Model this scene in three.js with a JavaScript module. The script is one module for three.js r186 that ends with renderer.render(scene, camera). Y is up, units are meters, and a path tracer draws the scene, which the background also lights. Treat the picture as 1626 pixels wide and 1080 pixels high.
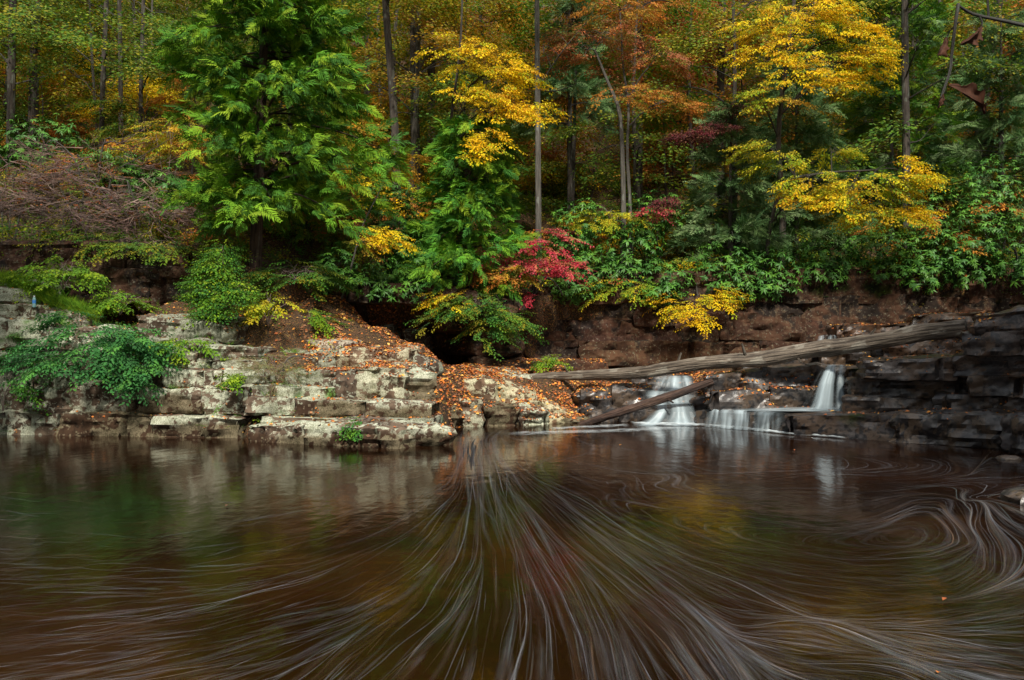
import * as THREE from 'three';
import { mergeGeometries, mergeVertices, toCreasedNormals } from 'three/addons/utils/BufferGeometryUtils.js';
import { ImprovedNoise } from 'three/addons/math/ImprovedNoise.js';

// ------------------------------------------------------------------ camera, sky, sun, exposure
const EYE = 1.6, FOC = 1304, CX = 813, CY = 555;           // eye height above the pool (m); lens and level line in photo pixels
const scene = new THREE.Scene();
const camera = new THREE.PerspectiveCamera(45, 1626 / 1080, 0.1, 400);
camera.position.set(0, EYE, 0);
camera.setViewOffset(1626, 1080, 0, -15, 1626, 1080);      // the lens is level and shifted a little
camera.lookAt(0, EYE, -10);

const renderer = new THREE.WebGLRenderer({ antialias: true });
renderer.toneMapping = THREE.LinearToneMapping;
renderer.toneMappingExposure = 1.66;
renderer.shadowMap.enabled = true;

{ // overcast sky: brightest overhead, the same all the way round
  const w = 64, h = 32, a = new Float32Array(w * h * 4);
  for (let j = 0; j < h; j++) for (let i = 0; i < w; i++) {
    const e = Math.abs((j + 0.5) / h - 0.5) * Math.PI, l = (1 + 2 * Math.sin(e)) / 3;
    a.set([l * 0.93, l * 0.98, l * 1.05, 1], (j * w + i) * 4);
  }
  const t = new THREE.DataTexture(a, w, h, THREE.RGBAFormat, THREE.FloatType);
  t.mapping = THREE.EquirectangularReflectionMapping; t.magFilter = THREE.LinearFilter; t.needsUpdate = true;
  scene.background = t; scene.environment = t;
  scene.backgroundIntensity = 0.52; scene.environmentIntensity = 0.52;
}
const sun = new THREE.DirectionalLight(new THREE.Color(1, 0.94, 0.83), 3.4);
sun.position.set(2, 24, 4); sun.target.position.set(-1, 1, -18);
sun.castShadow = true; sun.shadow.radius = 14; sun.shadow.mapSize.set(2048, 2048);
Object.assign(sun.shadow.camera, { left: -40, right: 40, top: 40, bottom: -40, near: 1, far: 150 });
scene.add(sun, sun.target);

// ------------------------------------------------------------------ helpers
function rng(seed) { let a = seed >>> 0; return () => { a = (a + 0x6D2B79F5) | 0; let t = Math.imul(a ^ (a >>> 15), 1 | a); t = (t + Math.imul(t ^ (t >>> 7), 61 | t)) ^ t; return ((t ^ (t >>> 14)) >>> 0) / 4294967296; }; }
let R = rng(7);
const rr = (a, b) => a + (b - a) * R();
const pick = (a) => a[Math.min(a.length - 1, Math.floor(R() * a.length))];
const gauss = () => (R() + R() + R() + R() - 2) * 0.866;
const clamp = (x, a, b) => Math.max(a, Math.min(b, x)), lerp = (a, b, t) => a + (b - a) * t;
const smooth = (a, b, x) => { const t = clamp((x - a) / (b - a), 0, 1); return t * t * (3 - 2 * t); };
const V = (x, y, z) => new THREE.Vector3(x, y, z);
const W = (px, py, d) => V((px - CX) * d / FOC, EYE + (CY - py) * d / FOC, -d);
const XP = (px, d) => (px - CX) * d / FOC, YP = (py, d) => EYE + (CY - py) * d / FOC;
const toPx = (p) => [CX + p.x * FOC / -p.z, CY + (EYE - p.y) * FOC / -p.z];
const IN = new ImprovedNoise();
const n3 = (x, y, z) => IN.noise(x + 31.7, y + 17.3, z + 53.1);
const fbm = (x, y, z, o = 4) => { let s = 0, a = 1, f = 1, t = 0; for (let i = 0; i < o; i++) { s += a * n3(x * f, y * f, z * f); t += a; a *= 0.5; f *= 2.03; } return s / t; };
const used = {};
function numbered(n) { const k = used[n] = (used[n] || 0) + 1; return k === 1 ? n : n + '_' + String(k - 1).padStart(3, '0'); }
function sh(o) { o.castShadow = true; o.receiveShadow = true; return o; }
function mesh(name, geo, mat, parent) { const m = sh(new THREE.Mesh(geo, mat)); m.name = parent ? name : numbered(name); (parent || scene).add(m); return m; }
function thing(name, label, category, pos, group) {
  const g = new THREE.Group(); g.name = numbered(name); if (pos) g.position.copy(pos); scene.add(g);
  g.userData = { label, category }; if (group) g.userData.group = group; return g;
}
function struct(name) { const g = new THREE.Group(); g.name = numbered(name); g.userData = { kind: 'structure' }; scene.add(g); return g; }

// ---- tileable value noise for textures
function makeTile(period, seed) { const r = rng(seed * 977 + period * 131), a = new Float32Array(period * period); for (let i = 0; i < a.length; i++) a[i] = r(); return a; }
const tiles = [];
function tn(x, y, p, seed) { // x,y in 0..1
  const row = tiles[seed] || (tiles[seed] = []), a = row[p] || (row[p] = makeTile(p, seed));
  x = (x - Math.floor(x)) * p; y = (y - Math.floor(y)) * p;
  const i = Math.floor(x), j = Math.floor(y); let fx = x - i, fy = y - j; fx = fx * fx * (3 - 2 * fx); fy = fy * fy * (3 - 2 * fy);
  const i1 = (i + 1) % p, j1 = (j + 1) % p, i0 = i % p, j0 = j % p;
  return lerp(lerp(a[j0 * p + i0], a[j0 * p + i1], fx), lerp(a[j1 * p + i0], a[j1 * p + i1], fx), fy);
}
const anis = [];
function tna(x, y, pu, pv, seed) { // different number of cells along u and v
  const a = anis[seed] || (anis[seed] = (() => { const r = rng(seed * 733 + pu), q = new Float32Array(pu * pv); for (let i = 0; i < q.length; i++) q[i] = r(); return q; })());
  x = (x - Math.floor(x)) * pu; y = (y - Math.floor(y)) * pv; const i = Math.floor(x), j = Math.floor(y); let fx = x - i, fy = y - j; fx = fx * fx * (3 - 2 * fx); fy = fy * fy * (3 - 2 * fy);
  const i1 = (i + 1) % pu, j1 = (j + 1) % pv, i0 = i % pu, j0 = j % pv; return lerp(lerp(a[j0 * pu + i0], a[j0 * pu + i1], fx), lerp(a[j1 * pu + i0], a[j1 * pu + i1], fx), fy);
}
function tf(x, y, p, seed, o = 5) { let s = 0, a = 1, t = 0; for (let k = 0; k < o; k++) { s += a * tn(x, y, p << k, seed + k); t += a; a *= 0.55; } return s / t; }
function tex(n, f, srgb = true, m = n) {
  const d = new Uint8Array(n * m * 4);
  for (let j = 0; j < m; j++) for (let i = 0; i < n; i++) {
    const c = f(i / n, j / m), k = (j * n + i) * 4;
    for (let q = 0; q < 3; q++) { let v = clamp(c[q], 0, 1); if (srgb) v = v <= 0.0031308 ? v * 12.92 : 1.055 * Math.pow(v, 1 / 2.4) - 0.055; d[k + q] = v * 255; }
    d[k + 3] = 255;
  }
  const t = new THREE.DataTexture(d, n, m, THREE.RGBAFormat); t.wrapS = t.wrapT = THREE.RepeatWrapping; t.magFilter = THREE.LinearFilter; t.minFilter = THREE.LinearMipmapLinearFilter; t.generateMipmaps = true;
  if (srgb) t.colorSpace = THREE.SRGBColorSpace; t.needsUpdate = true; return t;
}
const mix3 = (a, b, t) => [lerp(a[0], b[0], t), lerp(a[1], b[1], t), lerp(a[2], b[2], t)];
const mul3 = (a, k) => [a[0] * k, a[1] * k, a[2] * k];

// ------------------------------------------------------------------ rock materials (uv in metres / 2)
const bumpRock = tex(512, (u, v) => { const s = tf(u, v, 6, 40, 6), l = tf(u * 1, v, 3, 50, 3); const bed = tn(u * 0.5 + 0.02 * l, v * 1 + 0.04 * l, 32, 61); const k = clamp(0.62 * s + 0.25 * bed + 0.15 * l, 0, 1); return [k, k, k]; }, false);
const lichenTex = tex(1024, (u, v) => {
  const a = tf(u, v, 5, 3, 6), b = tf(u, v, 9, 13, 5), c = tf(u, v, 24, 23, 4), g = tn(u, v, 256, 33);
  let col = mix3([0.095, 0.064, 0.045], [0.18, 0.13, 0.092], smooth(0.3, 0.7, b));
  col = mix3(col, [0.035, 0.026, 0.02], smooth(0.54, 0.70, c) * 0.8);
  const li = smooth(0.475, 0.545, a + (c - 0.5) * 0.55 + (tn(u, v, 128, 37) - .5) * .06);
  col = mix3(col, mix3([0.24, 0.27, 0.18], [0.56, 0.58, 0.45], smooth(.3, .7, c * .6 + g * .4)), li * (0.6 + 0.4 * g));
  const sp = smooth(0.66, 0.70, tf(u, v, 40, 71, 3)); col = mix3(col, [0.46, 0.46, 0.36], sp * 0.7);
  return mul3(col, 0.85 + 0.3 * g);
});
const brownTex = tex(1024, (u, v) => {
  const a = tf(u, v, 4, 103, 6), b = tf(u, v * 1, 8, 113, 5), c = tf(u, v, 28, 123, 4), g = tn(u, v, 256, 133), bed = tn(u + 0.03 * a, v + 0.03 * b, 24, 141);
  let col = mix3([0.07, 0.036, 0.024], [0.125, 0.064, 0.039], smooth(0.35, 0.65, b));
  col = mix3(col, [0.024, 0.021, 0.019], smooth(0.46, 0.60, a) * 0.85);
  col = mix3(col, [0.17, 0.12, 0.075], smooth(0.58, 0.68, c) * 0.6);
  const sp = smooth(0.72, 0.75, tf(u, v, 48, 171, 3)); col = mix3(col, [0.28, 0.27, 0.2], sp * 0.6);
  return mul3(col, (0.7 + 0.3 * g) * (0.8 + 0.35 * bed));
});
const wetTex = tex(1024, (u, v) => {
  const a = tf(u, v, 5, 203, 6), b = tf(u, v, 10, 213, 5), c = tf(u, v, 30, 223, 4), g = tn(u, v, 256, 233);
  let col = mix3([0.028, 0.026, 0.027], [0.085, 0.074, 0.068], smooth(0.35, 0.65, b));
  col = mix3(col, [0.10, 0.068, 0.045], smooth(0.46, 0.58, a) * 0.85);
  col = mix3(col, [0.007, 0.007, 0.008], smooth(0.56, 0.66, c) * 0.7);
  return mul3(col, 0.75 + 0.4 * g);
});
const wetRough = tex(512, (u, v) => { const k = clamp(0.25 + 0.6 * tf(u, v, 8, 251, 5), 0, 1); return [k, k, k]; }, false);
const phys = (o) => new THREE.MeshPhysicalMaterial(o);
const mat = (o) => new THREE.MeshStandardMaterial(o);
const M = {
  lichen: phys({ specularIntensity: .35, map: lichenTex, bumpMap: bumpRock, bumpScale: 0.05, roughness: 0.92, vertexColors: true }),
  brown: phys({ specularIntensity: .3, map: brownTex, bumpMap: bumpRock, bumpScale: 0.06, roughness: 0.9, vertexColors: true }),
  wet: mat({ map: wetTex, bumpMap: bumpRock, bumpScale: 0.05, roughness: 0.72, roughnessMap: wetRough, vertexColors: true }),
};

// ------------------------------------------------------------------ rock blocks
const litterTris = [];   // up-facing rock and ground triangles that leaves can lie on
const moss = [0.35, 0.75, 0.12];
function rockGeo(o) { // o: x0,d0,x1,d1 (front edge on plan, metres), t thickness, yb, yl, yr tops at the front, rise of the top at the back
  const { x0, d0, x1, d1, t, yb, yl, yr, rise = 0, amp = 1, seed = 1, cell = 0.075, round = 0.045, tint, bed = .5 } = o;
  const jr = rng(Math.round(seed * 71) + 5), joints = []; for (let k = 0; k < 4; k++) joints.push([jr(), 0.5 + jr()]); const nj = Math.round(clamp((x1 - x0) * .9, 0, 4));
  const L = Math.hypot(x1 - x0, d1 - d0), H = Math.max(yl, yr) - yb;
  const nu = clamp(Math.ceil(L / cell), 4, 64), nv = clamp(Math.ceil(H / cell), 3, 30), nw = clamp(Math.ceil(t / (cell * 1.2)), 3, 24);
  let g = new THREE.BoxGeometry(1, 1, 1, nu, nv, nw); g.deleteAttribute('uv'); g.deleteAttribute('normal'); g = mergeVertices(g, 1e-5);
  const ax = (x1 - x0) / L, az = -(d1 - d0) / L, bx = az, bz = -ax;      // along, and back (away from the camera)
  const p = g.attributes.position, r = Math.min(round, H * 0.35, t * 0.35), q = V(), inn = V(), dir = V();
  for (let i = 0; i < p.count; i++) {
    q.set(p.getX(i) * L, p.getY(i) * H, p.getZ(i) * t);
    inn.set(clamp(q.x, -L / 2 + r, L / 2 - r), clamp(q.y, -H / 2 + r, H / 2 - r), clamp(q.z, -t / 2 + r, t / 2 - r));
    dir.copy(q).sub(inn).normalize(); q.copy(inn).addScaledVector(dir, r);
    const u = q.x / L + 0.5, v = q.y / H + 0.5, w = 0.5 - q.z / t;       // z+ is the front
    const top = lerp(yl, yr, u) + rise * w, y = lerp(yb, top, v);
    const X = x0 + ax * L * u + bx * t * w, Z = -d0 + az * L * u + bz * t * w;
    let a = 0.16 * fbm(X * 0.7 + seed * 3.1, y * 1.1, Z * 0.7, 2) + 0.13 * fbm(X * 2.3 + seed, y * 4, Z * 2.3, 4);
    const side = 1 - Math.abs(dir.y);
    a += side * 0.10 * bed * n3(X * 0.6 + seed * 9, y * 12, Z * 0.6);
    const crack = Math.abs(n3(X * 0.8 + seed * 5, y * 0.25 + 3, Z * 0.8)); if (crack < 0.035) a -= side * 0.07 * (1 - crack / 0.035);
    a *= amp * clamp(H / 0.35, 0.5, 1.4);
    for (let k = 0; k < nj; k++) { const e = Math.abs((u - joints[k][0]) * L + 0.06 * n3(y * 3, seed, k)); if (e < .06) a -= side * .13 * joints[k][1] * (1 - e / .06); }
    const D = V(ax * dir.x - bx * dir.z, dir.y, az * dir.x - bz * dir.z);
    p.setXYZ(i, X + D.x * a, y + D.y * a * 0.6, Z + D.z * a);
  }
  return finishRock(g, seed, tint, o);
}
function finishRock(g, seed, tint, o = {}) {
  g = toCreasedNormals(g, 0.75);
  const p = g.attributes.position, n = g.attributes.normal, uv = new Float32Array(p.count * 2), col = new Float32Array(p.count * 3);
  const ox = (seed * 0.617) % 1, oy = (seed * 0.331) % 1, A = V(), B = V(), C = V();
  const base = tint || [1, 1, 1], m = o.moss ?? 0, wetY = o.wetY;
  for (let i = 0; i < p.count; i += 3) {
    A.fromBufferAttribute(p, i); B.fromBufferAttribute(p, i + 1); C.fromBufferAttribute(p, i + 2);
    const N = B.clone().sub(A).cross(C.clone().sub(A)); const ar = N.length() / 2; N.normalize();
    const an = [Math.abs(N.x), Math.abs(N.y), Math.abs(N.z)];
    for (let k = 0; k < 3; k++) {
      const x = p.getX(i + k), y = p.getY(i + k), z = p.getZ(i + k), j = i + k;
      if (an[1] > an[0] && an[1] > an[2]) { uv[2 * j] = x / 2 + ox; uv[2 * j + 1] = z / 2 + oy; }
      else if (an[0] > an[2]) { uv[2 * j] = z / 2 + ox; uv[2 * j + 1] = y / 2 + oy; }
      else { uv[2 * j] = x / 2 + ox; uv[2 * j + 1] = y / 2 + oy; }
      let c = mul3(base, 1 + 0.35 * fbm(x * 0.9, y * 1.5 + seed, z * 0.9, 3));
      if (m) { const f = smooth(0.02, 0.2, fbm(x * 1.6 + seed, y * 1.6, z * 1.6, 3) + m - 0.28); c = mix3(c, mul3(moss, 0.55), f); }
      if (wetY !== undefined) { const f = smooth(0.05, -0.05, y - wetY - 0.22 * (fbm(x * 1.7, seed, z * 1.7, 4) + 0.1)); c = mix3(c, [0.34, 0.27, 0.22], f); } // brown stained stone below the lichen line
      col.set(c, 3 * j);
    }
    if (N.y > 0.45 && !o.noLitter) litterTris.push({ a: A.clone(), b: B.clone(), c: C.clone(), n: N, ar });
  }
  g.setAttribute('uv', new THREE.BufferAttribute(uv, 2)); g.setAttribute('color', new THREE.BufferAttribute(col, 3));
  return g;
}
let rockSeed = 1;
// block from photo pixels: front edge runs from (l px, depth dl) to (r px, depth dr); yt, yb pixels at the mean depth
function block(parent, l, dl, r, dr, yt, yb, t, o = {}) {
  const dm = (dl + dr) / 2, ytl = Array.isArray(yt) ? yt[0] : yt, ytr = Array.isArray(yt) ? yt[1] : yt;
  const g = rockGeo({ x0: XP(l, dl), d0: dl, x1: XP(r, dr), d1: dr, t, yb: YP(yb, dm), yl: YP(ytl, dl), yr: YP(ytr, dr), seed: o.seed || rockSeed++, ...o });
  return mesh(o.name || 'rock_block', g, o.mat || M.lichen, parent);
}

// ------------------------------------------------------------------ pool water
function poolDepth(py) { return EYE * FOC / (py - CY); }
const PX0 = -11, PX1 = 11, PD0 = 3.4, PD1 = 19.4;          // sheet with the drifting foam
{
  const guides = [
    [[722, 692], [728, 730], [705, 768], [640, 800], [520, 845], [350, 885], [150, 900], [-60, 900]],
    [[730, 695], [726, 775], [685, 850], [600, 915], [420, 985], [200, 1040], [-40, 1080]],
    [[740, 695], [746, 800], [730, 890], [680, 970], [590, 1050], [520, 1120]],
    [[752, 692], [772, 800], [800, 880], [808, 970], [780, 1120]],
    [[766, 692], [798, 785], [845, 860], [895, 940], [925, 1010], [945, 1120]],
    [[780, 690], [826, 772], [900, 845], [1000, 920], [1090, 1000], [1170, 1120]],
    [[796, 690], [856, 764], [955, 825], [1100, 900], [1250, 965], [1400, 1030], [1560, 1110]],
    [[812, 692], [880, 756], [1000, 810], [1150, 862], [1350, 890], [1480, 885], [1550, 862], [1530, 835], [1500, 806], [1540, 785], [1640, 775]],
    [[1640, 792], [1530, 795], [1450, 800], [1400, 822], [1330, 835], [1200, 828], [1050, 812], [950, 788]],
    [[1640, 766], [1500, 768], [1300, 772], [1100, 776], [960, 770]],
    [[1100, 885], [1250, 925], [1400, 940], [1515, 938], [1572, 905], [1570, 870], [1545, 835], [1560, 805]],
    [[1200, 990], [1400, 975], [1560, 960], [1640, 940]], [[1300, 1040], [1450, 1050], [1650, 1080]],
    [[1640, 850], [1600, 830], [1570, 800]],
    [[800, 700], [900, 695], [1100, 700], [1350, 712], [1500, 730], [1535, 748], [1460, 762], [1300, 765], [1100, 768]],
    [[775, 705], [800, 740], [880, 765], [960, 775], [1060, 770], [1090, 758], [1000, 745], [880, 735], [800, 720]],
    [[720, 745], [560, 775], [400, 790], [200, 795], [-40, 790]],
    [[712, 765], [640, 800], [520, 840], [380, 858], [200, 855], [-40, 838]],
    [[715, 790], [620, 845], [480, 890], [300, 915], [-40, 925]],
    [[728, 800], [660, 890], [540, 960], [330, 1010], [-40, 1050]],
    [[1040, 675], [980, 682], [880, 684], [790, 690], [740, 700]], [[1250, 695], [1120, 690], [1000, 690], [860, 690]],
  ];
  const S = [];
  for (const g of guides) for (let i = 0; i + 1 < g.length; i++) {
    const [ax, ay] = g[i], [bx, by] = g[i + 1], L = Math.hypot(bx - ax, by - ay), n = Math.ceil(L / 25);
    for (let k = 0; k < n; k++) S.push([lerp(ax, bx, (k + .5) / n), lerp(ay, by, (k + .5) / n), (bx - ax) / L, (by - ay) / L]);
  }
  const GW = 180, GH = 46, field = new Float32Array(GW * GH * 2);       // field on a grid over the pool in photo pixels
  for (let j = 0; j < GH; j++) for (let i = 0; i < GW; i++) {
    const x = -60 + i * 9.7, y = 665 + j * 10; let fx = 0, fy = 0;
    for (const s of S) { const dx = x - s[0], dy = (y - s[1]) * 1.7, w = 1 / Math.pow(dx * dx + dy * dy + 60, 1.7); fx += w * s[2]; fy += w * s[3]; }
    const l = Math.hypot(fx, fy) || 1; field[(j * GW + i) * 2] = fx / l; field[(j * GW + i) * 2 + 1] = fy / l;
  }
  const F = (x, y) => { const i = clamp((x + 60) / 9.7, 0, GW - 1.001), j = clamp((y - 665) / 10, 0, GH - 1.001), a = Math.floor(i), b = Math.floor(j), u = i - a, v = j - b; const o = [0, 0];
    for (let k = 0; k < 2; k++) { const f = (q, w) => field[(w * GW + q) * 2 + k]; o[k] = lerp(lerp(f(a, b), f(a + 1, b), u), lerp(f(a, b + 1), f(a + 1, b + 1), u), v); } return o; };
  // drifting foam: thin threads lying on the surface, each a narrow ribbon of its own height
  R = rng(11);
  const tones = [[0.50, 0.53, 0.63], [0.50, 0.53, 0.63], [0.52, 0.42, 0.36], [0.40, 0.53, 0.54], [0.45, 0.28, 0.18], [0.66, 0.68, 0.76]];
  const pos = [], cc = [], idx = []; let nth = 0;
  for (let s = 0; s < 6400; s++) {
    let x = rr(-40, 1660), y = 678 + 420 * Math.pow(R(), 0.75);
    let w = x < 640 ? lerp(0.16, 0.40, smooth(840, 1000, y)) : 0.6; if (x < 690 && y < 790) w = 0.05; if (x > 560 && x < 940) w *= lerp(1, .3, smooth(780, 900, y)); if (x > 800 && y < 735) w *= .45; if (x > 860 && y > 745) w *= 1.25;
    if (s < 150) { x = 760 + gauss() * 44; y = 700 + Math.abs(gauss()) * 45; w = 1; }
    if ((x < 722 && y < 718) || R() > w) continue;
    const patch = lerp(.3, 1.35, smooth(.36, .62, tf(x / 1700 + .1, y / 900, 9, 371, 3))), dd = poolDepth(y), soft = R() < .38;
    const len = (R() < .25 ? rr(120, 330) : rr(30, 150)) * (x > 820 ? 1.35 : 1) * lerp(.6, 1, smooth(690, 850, y));
    const wd = Math.max(.0008 * dd, rr(.003, .0085)) * (soft ? rr(2.5, 6) : 1), al = clamp(rr(.022, .105) * (soft ? .42 : R() < .12 ? 2.3 : 1) * patch * (x > 480 && x < 1060 ? lerp(1, .6, smooth(790, 900, y)) : 1) * lerp(1, 1.25, smooth(9, 14, dd)), 0, .85), c = pick(tones);
    const tw = gauss() * .05, wob = rr(0, 9), wa = (y < 790 && x > 730 && x < 1100 ? rr(0, .5) : rr(0, .16)), pts = [];
    for (const sg of [-1, 1]) { let X = x, Y = y, run = 0; const l = len * rr(.35, .65), seg = [];
      while (run < l) { const [a, b] = F(X, Y), th = tw + wa * Math.sin(run / 26 + wob), ca = Math.cos(th), sa = Math.sin(th); X += sg * 7 * (a * ca - b * sa); Y += sg * 7 * (a * sa + b * ca); run += 7; if (Y < 677 || Y > 1240 || (X < 722 && Y < 716)) break; seg.push([X, Y]); }
      if (sg < 0) pts.push(...seg.reverse(), [x, y]); else pts.push(...seg); }
    if (pts.length < 4) continue;
    const P = pts.map(([X, Y]) => { const D = poolDepth(Y); return [XP(X, D), -D]; }), b0 = pos.length / 3, hy = .0015 + nth++ * 1.6e-6, n = P.length;
    P.forEach(([X, Z], k) => { const q = P[Math.min(n - 1, k + 1)], o = P[Math.max(0, k - 1)]; let tx = q[0] - o[0], tz = q[1] - o[1]; const l = Math.hypot(tx, tz) || 1; tx /= l; tz /= l; const u = k / (n - 1), ww = wd * (.35 + .65 * Math.sin(Math.PI * clamp(u, .03, .97))) * (1 + .5 * n3(k * .5, nth * .37, 1)), a = al * Math.pow(Math.sin(Math.PI * clamp(u, .01, .99)), .6) * (1 + .5 * n3(k * .35, nth * .71, 5));
      for (const e of [-1, 0, 1]) { pos.push(X - tz * ww * e, hy, Z + tx * ww * e); cc.push(c[0], c[1], c[2], e ? 0 : a); } });
    for (let k = 0; k + 1 < n; k++) for (const e of [0, 1]) { const a = b0 + k * 3 + e, d = a + 3; idx.push(a, a + 1, d, a + 1, d + 1, d); }
  }
  { const g = new THREE.BufferGeometry(); g.setAttribute('position', new THREE.Float32BufferAttribute(pos, 3)); g.setAttribute('color', new THREE.Float32BufferAttribute(cc, 4)); g.setIndex(idx); g.computeVertexNormals();
    const m = mesh('foam_streaks', g, new THREE.MeshPhysicalMaterial({ color: 0xffffff, vertexColors: true, transparent: true, roughness: .9, specularIntensity: .3, side: THREE.DoubleSide })); m.castShadow = false; m.userData = { label: 'thin threads of pale foam curling across the dark brown pool', category: 'foam', kind: 'stuff' }; console.log('foam', nth, idx.length / 3); }
  const wt = tex(1024, (u, v) => {
    const a = tf(u, v, 7, 303, 5), b = tf(u, v, 26, 313, 4), c = tf(u, v, 12, 333, 4);
    const col = mix3([0.007, 0.0027, 0.0011], [0.016, 0.0054, 0.0018], smooth(0.35, 0.65, a));
    return mix3(col, [0.045, 0.017, 0.005], smooth(0.60, 0.72, c * .8 + b * .2) * 0.35); // drowned leaves
  });
  wt.wrapS = wt.wrapT = THREE.ClampToEdgeWrapping;
  const ripple = tex(512, (u, v) => { const k = tf(u, v, 10, 351, 4); return [k, k, k]; }, false); ripple.repeat.set(14, 6);
  const g = new THREE.PlaneGeometry(PX1 - PX0, PD1 - PD0, 8, 8); g.rotateX(-Math.PI / 2);  // uv v runs away from the camera
    const wm = new THREE.MeshPhysicalMaterial({ map: wt, roughness: 0.11, ior: 1.33, bumpMap: ripple, bumpScale: 0.004 });
  const m = mesh('pool_water', g, wm); m.position.set((PX0 + PX1) / 2, 0, -(PD0 + PD1) / 2); m.userData.kind = 'structure';
  // the rest of the pool round the camera
  const plain = new THREE.MeshPhysicalMaterial({ color: new THREE.Color(0.013, 0.007, 0.0035), roughness: 0.11, ior: 1.33, bumpMap: ripple, bumpScale: 0.004 });
  const sides = [[-30, PX0, -14, PD1], [PX1, 30, -14, PD1], [PX0, PX1, -14, PD0]];
  const gs = sides.map(([a, b, c, d]) => { const q = new THREE.PlaneGeometry(b - a, d - c); q.rotateX(-Math.PI / 2); q.translate((a + b) / 2, 0, -(c + d) / 2); return q; });
  const rest = mesh('pool_water', mergeGeometries(gs), plain); rest.userData.kind = 'structure';
}

// ------------------------------------------------------------------ ground: stream bank below the bluff, hillside above it
const leafGround = tex(1024, (u, v) => {
  const a = tf(u, v, 6, 403, 5), c = tn(u, v, 128, 413), d = tn(u + 0.3, v + 0.1, 128, 423), e = tn(u + .7, v + .2, 64, 433);
  let col = mix3([0.016, 0.012, 0.006], [0.042, 0.028, 0.013], a);
  col = mix3(col, [0.20, 0.075, 0.02], smooth(0.62, 0.72, c) * 0.8); col = mix3(col, [0.11, 0.06, 0.028], smooth(0.66, 0.74, d)); col = mix3(col, [0.22, 0.13, 0.03], smooth(0.8, 0.86, e));
  return col;
});
const leafBump = tex(512, (u, v) => { const k = 0.5 * tn(u, v, 128, 443) + 0.5 * tf(u, v, 16, 453, 4); return [k, k, k]; }, false);
M.litterGround = mat({ map: leafGround, bumpMap: leafBump, bumpScale: 0.04, roughness: 0.95 });
function sheet(name, xs, ds, H, m, litter) {
  const pos = [], uv = [], idx = [], nx = xs.length;
  ds.forEach((d) => xs.forEach((x) => { const [X, Y, D] = H(x, d); pos.push(X, Y, -D); uv.push(X / 1.6, D / 1.6 + Y / 2.2); }));
  for (let j = 0; j + 1 < ds.length; j++) for (let i = 0; i + 1 < nx; i++) { const a = j * nx + i; idx.push(a, a + 1, a + nx, a + 1, a + nx + 1, a + nx); }
  const g = new THREE.BufferGeometry(); g.setAttribute('position', new THREE.Float32BufferAttribute(pos, 3)); g.setAttribute('uv', new THREE.Float32BufferAttribute(uv, 2)); g.setIndex(idx); g.computeVertexNormals();
  const o = mesh(name, g, m); o.userData.kind = 'structure';
  if (litter) { const A = V(), B = V(), C = V(); for (let i = 0; i < idx.length; i += 3) { A.fromArray(pos, idx[i] * 3); B.fromArray(pos, idx[i + 1] * 3); C.fromArray(pos, idx[i + 2] * 3); if (-A.z > litter) break; const N = B.clone().sub(A).cross(C.clone().sub(A)), ar = N.length() / 2; N.normalize(); litterTris.push({ a: A.clone(), b: B.clone(), c: C.clone(), n: N, ar, ground: true }); } }
  return o;
}
const bankPts = [ // photo pixel x, y and depth of points on the ground
  [-300, 690, 15.5], [-300, 470, 17], [0, 700, 15.6], [0, 600, 16.2], [0, 470, 17.6], [150, 700, 15.6], [150, 620, 16.2], [150, 515, 17.2], [300, 700, 15.4], [300, 600, 16.2], [300, 520, 17.2], [300, 480, 18.2],
  [450, 720, 14.8], [450, 640, 15.6], [450, 560, 16.6], [450, 500, 18], [540, 505, 18.8], [520, 470, 19.4], [560, 720, 14.8], [560, 640, 15.6], [580, 555, 17.3], [600, 520, 18.8], [640, 545, 18.6], [660, 575, 17.4], [680, 600, 16.6], [700, 700, 15.6],
  [720, 582, 18.2], [720, 600, 17.6], [760, 590, 18.6], [800, 690, 17.4], [820, 600, 18.6], [880, 600, 19.2], [900, 690, 18], [930, 640, 18.8], [720, 600, 21.5], [640, 590, 21], [600, 575, 21.5], [680, 595, 20], [560, 560, 21], [850, 580, 21.5], [1000, 592, 21.5], [1000, 610, 19.4], [1000, 690, 18.2],
  [1070, 600, 19.6], [1070, 690, 18.4], [1150, 595, 19.6], [1150, 700, 17.4], [1250, 590, 19], [1250, 720, 16.6], [1350, 580, 18.6], [1350, 720, 16.2], [1450, 560, 18], [1450, 720, 15.8], [1600, 540, 17], [1600, 720, 15.2], [1200, 572, 21.5], [1400, 550, 21.5], [1626, 520, 20], [1800, 520, 18], [1800, 720, 14],
].map(([x, y, d]) => { const p = W(x, y, d); return [p.x, d, p.y]; });
const shore = [[-900, 15.4], [250, 15.2], [380, 14.8], [560, 14.4], [690, 14.6], [715, 16.6], [800, 17.3], [920, 18.1], [1110, 18.0], [1250, 16.6], [1420, 15.4], [1626, 14.2], [2000, 13.6]].map(([x, d]) => [XP(x, d), d]);
const shoreAt = (X) => { let i = 0; while (i + 2 < shore.length && shore[i + 1][0] < X) i++; const [a, b] = [shore[i], shore[i + 1]]; return lerp(a[1], b[1], clamp((X - a[0]) / (b[0] - a[0]), 0, 1)); };
const bankH = (X, D) => { let s = 0, t = 0; for (const [x, d, y] of bankPts) { const e = (x - X) ** 2 + (d - D) ** 2 + 0.02, w = 1 / (e * e); s += w * y; t += w; } return lerp(-0.9, s / t + 0.07 * fbm(X * 1.4, 5, D * 1.4, 4), smooth(-0.1, 0.5, D - shoreAt(X))); };
const lin = (a, b, st) => { const o = []; for (let x = a; x <= b + 1e-6; x += st) o.push(x); return o; };
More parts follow.
